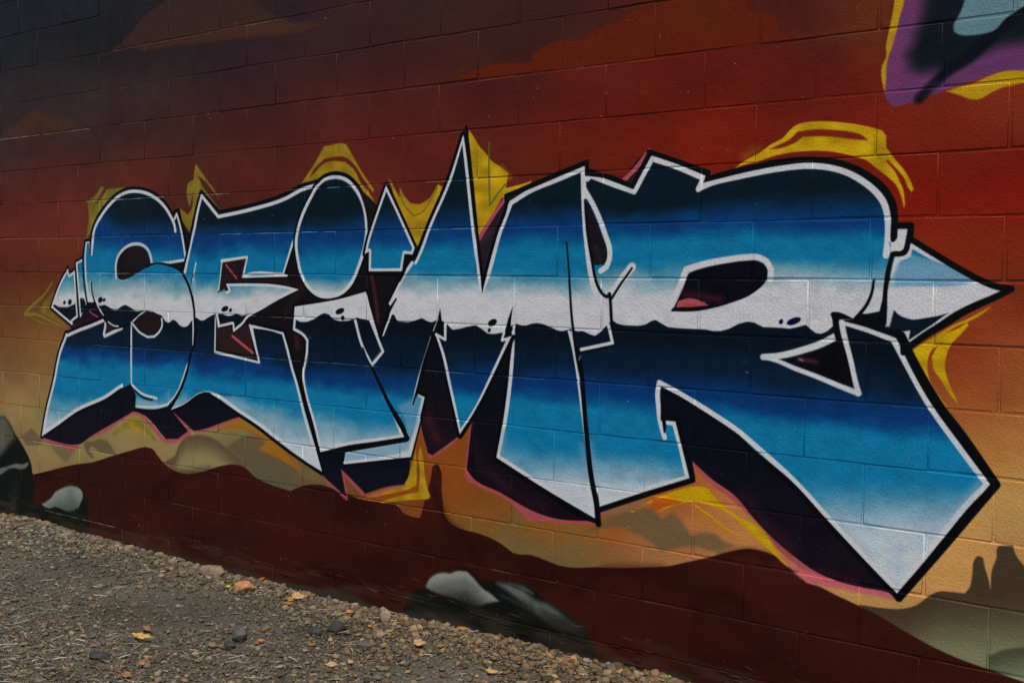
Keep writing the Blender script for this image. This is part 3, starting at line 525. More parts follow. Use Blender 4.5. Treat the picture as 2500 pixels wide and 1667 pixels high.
# outer contours, thicker towards the right
stroke(T('T2',1200,1160,1390,1225,1660,1320,1650,1370,1800,1325,2000,1280,2195,1240,'T3',560,1222,720,1235,870,1275,980,1330,1080,1400,1155,1485,'A3',1190,300,1203,400,1200,560), K, 12, 15)
stroke(T('T2',110,1500,300,1420,500,1335,730,1240,728,1330,900,1355,1080,1430,1210,1165), K, 11, 11)
stroke(T('B3',1255,60,1340,240,1530,570,1740,850,1980,1200,'C3',1830,225,1640,450,1235,915), K, 21, 20); stroke(T('C3',1228,912,980,660,680,340,380,20,'B3',135,960,0,828), K, 12, 11)
stroke(T('B2',1860,815,1700,705,1560,615,1450,545,1312,475,1305,700), K, 10, 8); stroke(T('B2',1425,710,1470,890,1540,1165,1200,1270,815,1395), K, 13, 14); stroke(T('B2',815,1480,790,1475,400,1250,30,1010), K, 12, 10)
stroke(T('B1',590,1115,400,998,200,850,'B0',1980,770,1830,672), K, 7, 6)
# spots in the chrome
for t, x, y, rx, ry in (('A0',535,1058,14,22),('A0',493,1062,10,14),('A0',768,1042,17,22),('A0',797,1042,12,12),('A0',1722,1110,27,20),('A0',1765,1120,12,14),('A1',722,1128,34,22),('A1',742,1180,14,18),('A1',1888,1215,35,26),('A1',1865,1273,12,16),('A3',335,1208,16,20),('A3',433,1204,55,26)):
    pts = []
    for k in range(12): a_ = k*math.pi/6; pts += [x+rx*math.cos(a_)*1.0, y+ry*math.sin(a_)-.3*rx*math.cos(a_)]
    fill(T(t, *pts), (8,12,36) if t == 'A3' else (6,14,26), 2.5)
# bare grey footing where the paint runs out above the ground, dust and scuffs
bb = box((U0, -2.62), (U1, -2.1)); x0, x1, y0, y1 = bb
zg = zz[y0:y1][:, None]; edge = -2.305+.05*upnoise(bb, .25, .4, 61)+.03*upnoise(bb, .06, .2, 62)
put(bb, .9*ss((edge-zg)/.02)*ss((uu[x0:x1][None]-1.2)/.6), (36,37,35))
put(bb, .5*ss((-2.2-zg)/.14+1.2*upnoise(bb, .12, .03, 63)), (60,46,38))
for k in range(70):                                          # thin pale scuffs low on the wall and small chips
    u = rng.uniform(-.3, 5.4); z = -2.22+rng.normal(0, .035); L_ = rng.uniform(.01, .07); w = np.array([[u, z], [u+L_*.6, z-rng.uniform(0, .006)], [u+L_, z-rng.uniform(-.004, .012)]])
    r = reach(w, False, np.array([.0012, .0016, .0010])+.0006)
    if r: put(r[0], .5*ss(r[1]/.0016), (112,92,84))
def lip(u0, u1, n_, a0, w_=.0011, col=(150,160,160)):           # glints of skimming light painted in pale strokes along a course's upper lip
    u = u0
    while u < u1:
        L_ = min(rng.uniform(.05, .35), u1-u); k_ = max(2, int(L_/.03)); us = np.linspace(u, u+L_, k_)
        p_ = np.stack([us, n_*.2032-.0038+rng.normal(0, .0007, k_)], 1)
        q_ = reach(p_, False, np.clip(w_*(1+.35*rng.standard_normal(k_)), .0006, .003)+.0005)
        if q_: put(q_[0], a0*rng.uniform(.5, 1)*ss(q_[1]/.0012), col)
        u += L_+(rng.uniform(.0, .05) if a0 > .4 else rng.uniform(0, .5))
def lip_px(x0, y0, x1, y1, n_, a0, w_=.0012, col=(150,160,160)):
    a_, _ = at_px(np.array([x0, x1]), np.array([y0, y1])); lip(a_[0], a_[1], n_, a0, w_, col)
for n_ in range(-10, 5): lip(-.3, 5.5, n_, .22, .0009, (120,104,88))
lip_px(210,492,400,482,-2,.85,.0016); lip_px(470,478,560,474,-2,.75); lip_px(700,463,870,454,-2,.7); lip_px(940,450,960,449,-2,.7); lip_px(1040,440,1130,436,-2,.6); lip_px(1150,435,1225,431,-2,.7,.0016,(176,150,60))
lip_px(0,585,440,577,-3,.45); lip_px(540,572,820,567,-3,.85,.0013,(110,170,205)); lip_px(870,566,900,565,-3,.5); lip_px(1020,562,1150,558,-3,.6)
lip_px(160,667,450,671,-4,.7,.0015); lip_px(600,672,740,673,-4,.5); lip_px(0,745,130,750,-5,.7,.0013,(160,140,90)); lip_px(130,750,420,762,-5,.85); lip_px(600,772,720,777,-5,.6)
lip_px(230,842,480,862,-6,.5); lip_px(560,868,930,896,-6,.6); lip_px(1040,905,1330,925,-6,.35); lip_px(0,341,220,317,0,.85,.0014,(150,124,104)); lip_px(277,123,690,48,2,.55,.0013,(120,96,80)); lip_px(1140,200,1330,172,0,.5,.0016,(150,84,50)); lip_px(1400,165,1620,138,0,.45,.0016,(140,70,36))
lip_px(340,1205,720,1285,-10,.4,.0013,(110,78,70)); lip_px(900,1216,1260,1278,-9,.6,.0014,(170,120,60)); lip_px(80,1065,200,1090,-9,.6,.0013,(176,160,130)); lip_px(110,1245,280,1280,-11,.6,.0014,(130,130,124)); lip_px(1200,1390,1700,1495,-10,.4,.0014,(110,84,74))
for k in range(120):
    u = rng.uniform(-.3, 5.5); z = rng.uniform(-2.3, .8); w = np.array([[u, z], [u+rng.normal(0, .004), z+rng.normal(0, .004)]])
    r = reach(w, False, np.full(2, rng.uniform(.0012, .0024)))
    if r: put(r[0], .6*ss(r[1]/.001), (150,140,130))

for k in range(900):                                         # spatter thrown by the cans
    u = rng.uniform(.0, 5.3); z = rng.uniform(-1.9, .1); a_ = .3+.5*rng.random(); rd = rng.uniform(.0005, .0014)
    r = reach(np.array([[u, z], [u+.0004, z+.0004]]), False, np.full(2, rd+.0005))
    if r: put(r[0], a_*ss(r[1]/.001), [(10,12,14), (170,174,176), (20,80,120), (150,120,30)][rng.choice(4, p=[.45, .3, .15, .1])])
ILL = .50                                                    # light the wall receives: photograph value -> paint reflectance
lin = np.clip(canvas/255, 0, 1); del canvas
lin = np.where(lin <= .04045, lin/12.92, ((lin+.055)/1.055)**2.4)/ILL
lin = np.clip(lin-.0052, .0012, .86)
enc = np.where(lin <= .0031308, lin*12.92, 1.055*lin**(1/2.4)-.055).astype(np.float32)
img = bpy.data.images.new('spray_painting', NX, NZ, alpha=False)
buf = np.ones((NZ, NX, 4), np.float32); buf[..., :3] = enc
img.pixels.foreach_set(buf.ravel()); img.update(); img.pack()
del buf, enc, lin, PX, PY

# ------------------------------------------------------------ the wall
wall = bpy.data.objects.new('block_wall', None); link(wall); wall.location = (0, 0, GZ)
thing(wall, 'long concrete block wall covered by a blue and white graffiti mural on red', 'wall')
wm = NM('painted_masonry')
tc = wm.n('ShaderNodeTexCoord'); tc.object = wall
sep = wm.n('ShaderNodeSeparateXYZ'); wm.l(tc.outputs['Object'], sep.inputs[0])
mu = wm.n('ShaderNodeMapRange'); mu.clamp = False
for k, v in zip(('From Min', 'From Max', 'To Min', 'To Max'), (U0, U1, 0, 1)): mu.inputs[k].default_value = v
mz = wm.n('ShaderNodeMapRange'); mz.clamp = False
for k, v in zip(('From Min', 'From Max', 'To Min', 'To Max'), (Z0, Z1, 0, 1)): mz.inputs[k].default_value = v
wm.l(sep.outputs[0], mu.inputs[0]); wm.l(sep.outputs[2], mz.inputs[0])
cmb = wm.n('ShaderNodeCombineXYZ'); wm.l(mu.outputs[0], cmb.inputs[0]); wm.l(mz.outputs[0], cmb.inputs[1])
it = wm.n('ShaderNodeTexImage'); it.image = img; it.extension = 'EXTEND'; it.interpolation = 'Cubic'; wm.l(cmb.outputs[0], it.inputs[0])
pore = wm.n('ShaderNodeTexNoise'); pore.inputs['Scale'].default_value = 230; pore.inputs['Detail'].default_value = 3; wm.l(tc.outputs['Object'], pore.inputs['Vector'])
pr = wm.n('ShaderNodeMapRange')
for k, v in zip(('From Min', 'From Max', 'To Min', 'To Max'), (.3, .7, .84, 1.12)): pr.inputs[k].default_value = v
wm.l(pore.outputs[0], pr.inputs[0])
mx = wm.n('ShaderNodeMix'); mx.data_type = 'RGBA'; mx.blend_type = 'MULTIPLY'; mx.inputs[0].default_value = 1
wm.l(it.outputs[0], mx.inputs[6]); wm.l(pr.outputs[0], mx.inputs[7]); wm.l(mx.outputs[2], wm.b.inputs['Base Color'])
n2 = wm.n('ShaderNodeTexNoise'); n2.inputs['Scale'].default_value = 130; n2.inputs['Detail'].default_value = 4; wm.l(tc.outputs['Object'], n2.inputs['Vector'])
n3 = wm.n('ShaderNodeTexNoise'); n3.inputs['Scale'].default_value = 9; n3.inputs['Detail'].default_value = 3; wm.l(tc.outputs['Object'], n3.inputs['Vector'])
b1 = wm.n('ShaderNodeBump'); b1.inputs['Strength'].default_value = .8; b1.inputs['Distance'].default_value = .0017; wm.l(n2.outputs[0], b1.inputs['Height'])
b2 = wm.n('ShaderNodeBump'); b2.inputs['Strength'].default_value = .5; b2.inputs['Distance'].default_value = .008; wm.l(n3.outputs[0], b2.inputs['Height']); wm.l(b1.outputs[0], b2.inputs['Normal'])
pv = wm.n('ShaderNodeTexVoronoi'); pv.inputs['Scale'].default_value = 55; wm.l(tc.outputs['Object'], pv.inputs['Vector'])
pm = wm.n('ShaderNodeMapRange')
for k, v in zip(('From Min', 'From Max', 'To Min', 'To Max'), (.03, .11, 0, 1)): pm.inputs[k].default_value = v
wm.l(pv.outputs[0], pm.inputs[0])
b3 = wm.n('ShaderNodeBump'); b3.inputs['Strength'].default_value = .7; b3.inputs['Distance'].default_value = .002; wm.l(pm.outputs[0], b3.inputs['Height']); wm.l(b2.outputs[0], b3.inputs['Normal'])
rr = wm.n('ShaderNodeMapRange')
for k, v in zip(('From Min', 'From Max', 'To Min', 'To Max'), (.3, .7, .42, .68)): rr.inputs[k].default_value = v
wm.l(n3.outputs[0], rr.inputs[0]); wm.l(rr.outputs[0], wm.b.inputs['Roughness'])
wm.l(b3.outputs[0], wm.b.inputs['Normal'])
wm.b.inputs['Roughness'].default_value = .55; wm.b.inputs['Specular IOR Level'].default_value = .13
MW = wm.m
BW, BH = .4064, .2032
def block_mesh(w, name='block', jv=.004, jh=.006, wear=1.0):
    hw, hh = (w-jv)/2, (BH-jh)/2; base = []
    for a, b in ((-1, -1), (-.33, -1), (.33, -1), (1, -1), (1, 1), (.33, 1), (-.33, 1), (-1, 1)): base.append((a*hw, b*hh))
    V = []; jit = [(random.gauss(0, .0007), random.gauss(0, .0009)) for _ in base]
    for y, ins_ in ((.03, 0), (.0022*wear, 0), (.0006*wear, .0010*wear), (0, .0030*wear)):
        for (x, z), (jx, jz) in zip(base, jit):
            V.append((x-math.copysign(ins_, x)*(abs(x) > hw*.9)+jx*(ins_ < .004), y, z-math.copysign(ins_, z)+jz))
    Fc = []
    for r in range(3):
        for k in range(8): a = r*8+k; b = r*8+(k+1) % 8; Fc.append((a, b, b+8, a+8))
    Fc.append(tuple(range(24, 32)))
    m = mesh(name, V, Fc, MW); m.polygons.foreach_set('use_smooth', [True]*24+[False]); return m
full = [block_mesh(BW, jv=random.choice((.002, .003, .004)), jh=random.uniform(.004, .007), wear=random.uniform(.25, .58)) for _ in range(12)]   # thickly painted, joints nearly closed
open_ = [block_mesh(BW, jv=random.choice((.005, .009, .012)), jh=random.uniform(.005, .009), wear=random.uniform(.8, 1.35)) for _ in range(12)]   # joints still open
rest_v, rest_f = [], []
nblk = 0
rows_n = range(-13, 8)
for r in rows_n:                                             # course r lies between course lines r and r+1
    off = 0 if r % 2 else .5                                 # joints of row -1 at whole multiples, row -2 at halves
    zc = (r+.5)*BH
    for k in range(-9, 24):
        u = (k+off+.5)*BW
        seen = False
        if -.75 < u < 5.95 and -12 <= r <= 4:
            top = .98-.155*(u+.2) if u > -.3 else 1.1
            seen = zc-BH/2 < max(.25, top)
        if seen and nblk < 300:
            o = bpy.data.objects.new('block', random.choice(open_ if random.random() < (u-1.8)/3.6 else full)); link(o, wall)
            o.location = (u, random.gauss(0, .0005), zc+random.gauss(0, .0007)); o.rotation_euler = (random.gauss(0, .003), random.gauss(0, .0006), random.gauss(0, .002)); nblk += 1
        else:
            m = random.choice(full); n0 = len(rest_v); cs = [v.co for v in m.vertices]
            rest_v += [(c.x+u, c.y, c.z+zc) for c in cs]; rest_f += [tuple(i+n0 for i in p.vertices) for p in m.polygons]
print('blocks', nblk)
o = link(bpy.data.objects.new('far_blocks', mesh('far_blocks', rest_v, rest_f, MW)), wall); o['kind'] = 'stuff'
# mortar behind the blocks: a sheet with its own unevenness
xs = np.arange(-9*BW-.2, 24*BW+.4, .05); zs = np.arange(-13*BH, 8*BH+.01, BH/6)
vv = [(x, .0017+random.uniform(-.0007, .0007), z) for z in zs for x in xs]; nx = len(xs)
ff = [(j*nx+i, j*nx+i+1, (j+1)*nx+i+1, (j+1)*nx+i) for j in range(len(zs)-1) for i in range(nx-1)]
o = link(bpy.data.objects.new('mortar', mesh('mortar', vv, ff, MW, True)), wall)
# core and cap of the wall
x0, x1, z0, z1 = xs[0], xs[-1], -13*BH, 8*BH
def boxmesh(name, a, b, mat):
    v = [(x, y, z) for x in (a[0], b[0]) for y in (a[1], b[1]) for z in (a[2], b[2])]
    return mesh(name, v, [(0,1,3,2),(4,6,7,5),(0,4,5,1),(2,3,7,6),(0,2,6,4),(1,5,7,3)], mat)
link(bpy.data.objects.new('wall_core', boxmesh('wall_core', (x0, .012, z0), (x1, .20, z1), MW)), wall)
# lumps of mortar left proud along the lowest joint
lv, lf = [], []
for k in range(60):
    u = random.uniform(.2, 5.4); zc = -11*BH+random.choice((-.004, -.03, -.045))*random.random()*1.4; L_ = random.uniform(.02, .12); h = random.uniform(.0012, .003); n0 = len(lv)
    for i in range(5):
        x = u+L_*i/4; t = math.sin(math.pi*i/4)*h+.0004
        lv += [(x, -.0002, zc+t+random.gauss(0, .0008)), (x, -t*.9-.0005, zc), (x, -.0002, zc-t)]
        if i: a = n0+3*(i-1); lf += [(a, a+3, a+4, a+1), (a+1, a+4, a+5, a+2)]
o = link(bpy.data.objects.new('mortar_smear', mesh('mortar_smear', lv, lf, MW, True)), wall); o['kind'] = 'stuff'

# ------------------------------------------------------------ ground
def patchy(u, y):                                            # 1 where gravel lies thick, 0 on bare dusty patches
    v = np.ones_like(u)
    for cx, cy, rx, ry in bare: v *= 1-np.exp(-(((u-cx)/rx)**2+((y-cy)/ry)**2))
    return v
bare = []
for px, py, rx, ry in ((360,1480,.45,.28),(520,1500,.35,.2),(1060,1650,.22,.2),(150,1390,.4,.25)):
    gx_, gy_ = ground_px(px, py); bare.append((gx_, gy_, rx, ry))
gm = NM('gravel_soil')
tc = gm.n('ShaderNodeTexCoord')
a1 = gm.n('ShaderNodeTexNoise'); a1.inputs['Scale'].default_value = 1.6; a1.inputs['Detail'].default_value = 6
a2 = gm.n('ShaderNodeTexNoise'); a2.inputs['Scale'].default_value = 60; a2.inputs['Detail'].default_value = 6
a3 = gm.n('ShaderNodeTexVoronoi'); a3.inputs['Scale'].default_value = 110
for a in (a1, a2, a3): gm.l(tc.outputs['Object'], a.inputs['Vector'])
cr = gm.n('ShaderNodeValToRGB'); cr.color_ramp.elements[0].position = .3; cr.color_ramp.elements[0].color = (.058, .052, .040, 1); cr.color_ramp.elements[1].position = .68; cr.color_ramp.elements[1].color = (.135, .128, .106, 1)
gm.l(a1.outputs[0], cr.inputs[0])
cr2 = gm.n('ShaderNodeValToRGB'); cr2.color_ramp.elements[0].position = .3; cr2.color_ramp.elements[0].color = (.45, .43, .4, 1); cr2.color_ramp.elements[1].position = .72; cr2.color_ramp.elements[1].color = (1.25, 1.22, 1.15, 1)
gm.l(a2.outputs[0], cr2.inputs[0])
mx = gm.n('ShaderNodeMix'); mx.data_type = 'RGBA'; mx.blend_type = 'MULTIPLY'; mx.inputs[0].default_value = 1
gm.l(cr.outputs[0], mx.inputs[6]); gm.l(cr2.outputs[0], mx.inputs[7]); gm.l(mx.outputs[2], gm.b.inputs['Base Color']); gm.b.inputs['Roughness'].default_value = .95; gm.b.inputs['Specular IOR Level'].default_value = .2
bp = gm.n('ShaderNodeBump'); bp.inputs['Strength'].default_value = .9; bp.inputs['Distance'].default_value = .006; gm.l(a2.outputs[0], bp.inputs['Height'])
bq = gm.n('ShaderNodeBump'); bq.inputs['Strength'].default_value = .5; bq.inputs['Distance'].default_value = .004; gm.l(a3.outputs[0], bq.inputs['Height']); gm.l(bp.outputs[0], bq.inputs['Normal']); gm.l(bq.outputs[0], gm.b.inputs['Normal'])
pts = rng.random((400, 6))
def gh(x, y):                                                # height of the ground
    x = np.asarray(x, float); y = np.asarray(y, float); near = np.exp(-((y/.22)**2))
    return .010*np.sin(2.3*x+1.1*y)*np.sin(1.7*y-.6*x)+.012*np.sin(3.1*x-2.2*y+1)*np.sin(4.3*y+1.9*x)+.006*np.sin(7*x+3*y)*np.cos(6*y-2*x)+near*(.012+.014*np.sin(2.05*x+.2)+.010*np.sin(5.3*x+2))
fine_x = np.arange(-2.2, 6.2, .018); fine_y = np.arange(-3.6, .09, .018)
gxs = np.concatenate([[-400, -150, -50, -20, -8, -5], fine_x, [8, 10, 20, 50, 150, 400]]); gys = np.concatenate([[-400, -150, -50, -20, -8, -6], fine_y])
GX, GY = np.meshgrid(gxs, gys); GH = (gh(GX, GY)+np.where((GX > -2.2) & (GX < 6.2) & (GY > -3.6), 1, 0)*(rng.normal(0, .0022, GX.shape)*(.35+.65*patchy(GX, GY))))*np.exp(-np.clip(np.hypot(GX-2, GY+2)-6, 0, 99)/2)
nx = len(gxs); vv = list(zip(GX.ravel(), GY.ravel(), GH.ravel())); ff = [(j*nx+i, j*nx+i+1, (j+1)*nx+i+1, (j+1)*nx+i) for j in range(len(gys)-1) for i in range(nx-1)]
g = link(bpy.data.objects.new('ground', mesh('ground', vv, ff, gm.m, True))); g['kind'] = 'structure'

def attr_mat(name, rough=.85, bump=.0, dist=.002):
    m = NM(name); a = m.n('ShaderNodeAttribute'); a.attribute_name = 'tint'
    t = m.n('ShaderNodeTexCoord'); n_ = m.n('ShaderNodeTexNoise'); n_.inputs['Scale'].default_value = 220; n_.inputs['Detail'].default_value = 3; m.l(t.outputs['Object'], n_.inputs['Vector'])
    r = m.n('ShaderNodeMapRange'); r.inputs['To Min'].default_value = .6; r.inputs['To Max'].default_value = 1.35; m.l(n_.outputs[0], r.inputs[0])
    x = m.n('ShaderNodeMix'); x.data_type = 'RGBA'; x.blend_type = 'MULTIPLY'; x.inputs[0].default_value = 1
    m.l(a.outputs[0], x.inputs[6]); m.l(r.outputs[0], x.inputs[7]); m.l(x.outputs[2], m.b.inputs['Base Color']); m.b.inputs['Roughness'].default_value = rough; m.b.inputs['Specular IOR Level'].default_value = .25
    if bump: b = m.n('ShaderNodeBump'); b.inputs['Strength'].default_value = bump; b.inputs['Distance'].default_value = dist; m.l(n_.outputs[0], b.inputs['Height']); m.l(b.outputs[0], m.b.inputs['Normal'])
    return m.m
def many(name, base_v, base_f, pos, scl, rot, jit, col, mat):   # thousands of small pieces in one mesh
    bv = np.array(base_v, float); bf = np.array(base_f, int); N = len(pos); nv = len(bv)
    V = bv[None]*(1+jit*rng.standard_normal((N, nv, 3)))*scl[:, None, :]
    a, b = rot[:, 0], rot[:, 1]; ca, sa, cb, sb = np.cos(a), np.sin(a), np.cos(b), np.sin(b)
    x, y, z = V[..., 0], V[..., 1], V[..., 2]
    y, z = y*cb[:, None]-z*sb[:, None], y*sb[:, None]+z*cb[:, None]
    x, y = x*ca[:, None]-y*sa[:, None], x*sa[:, None]+y*ca[:, None]
    V = np.stack([x, y, z], -1)+pos[:, None]
    Fa = (bf[None]+(np.arange(N)*nv)[:, None, None]).reshape(-1, bf.shape[1])
    m = bpy.data.meshes.new(name); k = bf.shape[1]
    m.vertices.add(N*nv); m.vertices.foreach_set('co', V.ravel()); m.loops.add(len(Fa)*k); m.loops.foreach_set('vertex_index', Fa.ravel().astype(np.int32))
    m.polygons.add(len(Fa)); m.polygons.foreach_set('loop_start', (np.arange(len(Fa))*k).astype(np.int32)); m.update(calc_edges=True)
    at = m.attributes.new('tint', 'FLOAT_COLOR', 'POINT'); cc = np.ones((N, nv, 4), np.float32); cc[..., :3] = col[:, None]; at.data.foreach_set('color', cc.ravel())
    m.materials.append(mat); o = link(bpy.data.objects.new(name, m)); o['kind'] = 'stuff'; return o
phi = (1+5**.5)/2
ICO = np.array([(-1,phi,0),(1,phi,0),(-1,-phi,0),(1,-phi,0),(0,-1,phi),(0,1,phi),(0,-1,-phi),(0,1,-phi),(phi,0,-1),(phi,0,1),(-phi,0,-1),(-phi,0,1)])/1.9
ICOF = [(0,11,5),(0,5,1),(0,1,7),(0,7,10),(0,10,11),(1,5,9),(5,11,4),(11,10,2),(10,7,6),(7,1,8),(3,9,4),(3,4,2),(3,2,6),(3,6,8),(3,8,9),(4,9,5),(2,4,11),(6,2,10),(8,6,7),(9,8,1)]
OCT = np.array([(1,0,0),(-1,0,0),(0,1,0),(0,-1,0),(0,0,1),(0,0,-1)]); OCTF = [(0,2,4),(2,1,4),(1,3,4),(3,0,4),(2,0,5),(1,2,5),(3,1,5),(0,3,5)]
def scatter(n, keep=None):
    x = rng.uniform(-1.6, 5.6, n); y = -rng.random(n)**1.15*3.1-.004
    ok = rng.random(n) < .12+.88*patchy(x, y)
    vis = (-y) < np.interp(x, [-1.6, 5.6], [3.1, 1.5]); ok &= vis
    return x[ok], y[ok]
PAL = np.array([(.20,.185,.16),(.15,.145,.135),(.26,.22,.17),(.10,.105,.105),(.30,.21,.14),(.34,.30,.25),(.17,.13,.10),(.23,.23,.22)])
def stonecol(x, y, n):
    warm = np.clip((x-1.5)/2.5, 0, 1)[:, None]*.8+np.exp(-(y/.35)**2)[:, None]*.25
    c = PAL[rng.choice(len(PAL), n, p=[.24,.18,.15,.10,.06,.09,.10,.08])]*(.55+.75*rng.random((n, 1)))
    c = c*np.array([.68, .70, .62]); return c*(1-warm)+c*np.array([1.36, 1.02, .76])*warm
def clump(x, y, f=1.): return .5+.25*(np.sin(5.1*f*x+2.3*f*y+1)+np.sin(3.7*f*y-4.4*f*x+2)*np.cos(2.9*f*x+.7))
_sc = stonecol
def stonecol(x, y, n):
    k = clump(x, y, .8)[:, None]; return _sc(x, y, n)*((1-k)*np.array([.86, .9, .92])+k*np.array([1.1, 1.02, .88]))
SM = attr_mat('stone_chips', .9, .5)
x, y = scatter(95000); n = len(x); s = .003+.006*rng.random(n)**2
many('gravel_fines', OCT, OCTF, np.stack([x, y, gh(x, y)+s*.35], 1), np.stack([s*1.2, s, s*.7], 1), np.stack([rng.uniform(0, 6.28, n), rng.normal(0, .4, n)], 1), .25, stonecol(x, y, n), SM)
x, y = scatter(27000); 
near = np.exp(-(y/.5)**2); k = rng.random(len(x)) < (.18+.62*clump(x, y, 1.7)**1.5)+.6*near+.25*(x > 3.4); x, y = x[k], y[k]; n = len(x); s = .0055+.010*rng.random(n)**2.2*(1+.35*np.clip(x-3, 0, 2))
many('gravel', ICO, ICOF, np.stack([x, y, gh(x, y)+s*.42], 1), np.stack([s*(1+.5*rng.random(n)), s, s*(.4+.35*rng.random(n))], 1), np.stack([rng.uniform(0, 6.28, n), rng.normal(0, .5, n)], 1), .24, stonecol(x, y, n), SM)
n = 420; x = rng.uniform(-1.2, 5.3, n); y = -np.abs(rng.normal(0, .33, n))-.02; s = .009+.011*rng.random(n)**1.6
many('gravel_coarse', ICO, ICOF, np.stack([x, y, gh(x, y)+s*.3], 1), np.stack([s*(1+.5*rng.random(n)), s, s*(.45+.35*rng.random(n))], 1), np.stack([rng.uniform(0, 6.28, n), rng.normal(0, .4, n)], 1), .2, stonecol(x, y, n)*1.1, SM)
# a drift of stones along the foot of the wall
n = 2600; x = rng.uniform(-1, 5.3, n); y = -np.abs(rng.normal(0, .07, n))-.012; s = .005+.016*rng.random(n)**2.8
many('gravel_drift', ICO, ICOF, np.stack([x, y, gh(x, y)+s*.4], 1), np.stack([s*(1+.4*rng.random(n)), s, s*(.55+.35*rng.random(n))], 1), np.stack([rng.uniform(0, 6.28, n), rng.normal(0, .5, n)], 1), .24, stonecol(x, y, n), SM)
# straw, twigs, leaf crumbs
TRI = np.array([(-1,0,.9),(-1,.87,-.5),(-1,-.87,-.5),(0,.3,1.2),(0,1.1,-.2),(0,-.7,-.2),(1,0,.9),(1,.87,-.5),(1,-.87,-.5)]); TRIF = [(0,1,4,3),(1,2,5,4),(2,0,3,5),(3,4,7,6),(4,5,8,7),(5,3,6,8)]
LM = attr_mat('dry_litter', .8)
x, y = scatter(26000); dens = .25+.75*np.clip((-y-.5)/1.2, 0, 1)+.35*np.exp(-(y/.25)**2); k = rng.random(len(x)) < dens; x, y = x[k], y[k]; n = len(x)
L_ = .008+.030*rng.random(n)**2; w_ = .0008+.0012*rng.random(n)
col = np.array([(.30,.25,.17),(.20,.15,.10),(.12,.10,.08),(.46,.42,.33)])[rng.choice(4, n, p=[.3,.22,.24,.24])]*(.7+.5*rng.random((n, 1)))
many('straw_litter', TRI, TRIF, np.stack([x, y, gh(x, y)+.006+.006*rng.random(n)], 1), np.stack([L_, w_*1.4, w_], 1), np.stack([rng.uniform(0, 6.28, n), rng.normal(0, .3, n)], 1), .12, col, LM)
LF = np.array([(-1,0,.1),(-.3,.55,.35),(-.2,-.5,.2),(.5,.45,.1),(.45,-.5,.4),(1.1,.05,.3)]); LFF = [(0,2,1),(1,2,4),(1,4,3),(3,4,5)]
x, y = scatter(11000); k = rng.random(len(x)) < .25+.75*np.clip((-y-.6)/1.2, 0, 1)+.5*np.exp(-(y/.2)**2); x, y = x[k], y[k]; n = len(x); s = .006+.012*rng.random(n)**2
col = np.array([(.30,.19,.08),(.20,.12,.06),(.34,.16,.06),(.24,.21,.16),(.36,.26,.10)])[rng.choice(5, n, p=[.12,.28,.05,.51,.04])]*(.6+.6*rng.random((n, 1)))
many('leaf_litter', LF, LFF, np.stack([x, y, gh(x, y)+.006+.004*rng.random(n)], 1), np.stack([s, s*.8, s*.9], 1), np.stack([rng.uniform(0, 6.28, n), rng.normal(0, .5, n)], 1), .2, col, LM)
# sparse weeds
px_ = []
for cx, cy, rr, nn in ((440,1420,.16,260),(660,1500,.12,240),(1020,1420,.0,0),(640,1480,.14,120),(210,1280,.3,300),(30,1300,.3,300),(830,1610,.14,110),(1200,1640,.16,120),(360,1530,.2,90),(915,1480,.06,60),(880,1500,.1,80)):
    a, b = ground_px(cx, cy); b = min(b, -.05)
    for _ in range(nn): px_.append((a+random.gauss(0, rr), min(-.012, b+random.gauss(0, rr*.6))))
px_ = np.array(px_); n = len(px_); h = .006+.014*rng.random(n)
BL = np.array([(-.08,0,0),(.08,0,0),(.03,.25,.6),(.02,.6,1.0)]); BLF = [(0,1,2),(0,2,3)]
col = np.array([(.07,.085,.03),(.12,.11,.05),(.16,.13,.07)])[rng.choice(3, n)]*(.7+.5*rng.random((n, 1)))
wo = many('weeds', BL, BLF, np.stack([px_[:, 0], px_[:, 1], gh(px_[:, 0], px_[:, 1])], 1), np.stack([h*1.3, h, h], 1), np.stack([rng.uniform(0, 6.28, n), rng.normal(0, .3, n)], 1), .1, col, LM)
# pale paint flakes near the left end of the wall
fl = []
for cx, cy, nn in ((120,1308,26),(60,1325,22),(105,1302,12),(165,1350,5)):
    a, b = ground_px(cx, cy)
    for _ in range(nn): fl.append((a+random.gauss(0, .09), min(-.02, b+random.gauss(0, .05))))
fl = np.array(fl); n = len(fl); s = .004+.008*rng.random(n)
many('paint_flakes', LF, LFF, np.stack([fl[:, 0], fl[:, 1], gh(fl[:, 0], fl[:, 1])+.012], 1), np.stack([s*1.4, s*.8, s*.5], 1), np.stack([rng.uniform(0, 6.28, n), rng.normal(0, .5, n)], 1), .2, np.full((n, 3), .5)*(.6+.5*rng.random((n, 1))), LM)

# ------------------------------------------------------------ single stones and leaves
def solid(name, col, rough=.85, col2=None, sc=40):
    m = NM(name); t = m.n('ShaderNodeTexCoord'); a = m.n('ShaderNodeTexNoise'); a.inputs['Scale'].default_value = sc; a.inputs['Detail'].default_value = 6; m.l(t.outputs['Object'], a.inputs['Vector'])
    r = m.n('ShaderNodeValToRGB'); c2 = col2 or tuple(c*.5 for c in col); r.color_ramp.elements[0].position = .32; r.color_ramp.elements[0].color = (*c2, 1); r.color_ramp.elements[1].position = .62; r.color_ramp.elements[1].color = (*col, 1)
    m.l(a.outputs[0], r.inputs[0]); m.l(r.outputs[0], m.b.inputs['Base Color']); m.b.inputs['Roughness'].default_value = rough; m.b.inputs['Specular IOR Level'].default_value = .25
    b = m.n('ShaderNodeBump'); b.inputs['Strength'].default_value = .6; b.inputs['Distance'].default_value = .002; m.l(a.outputs[0], b.inputs['Height']); m.l(b.outputs[0], m.b.inputs['Normal']); return m.m
import bmesh
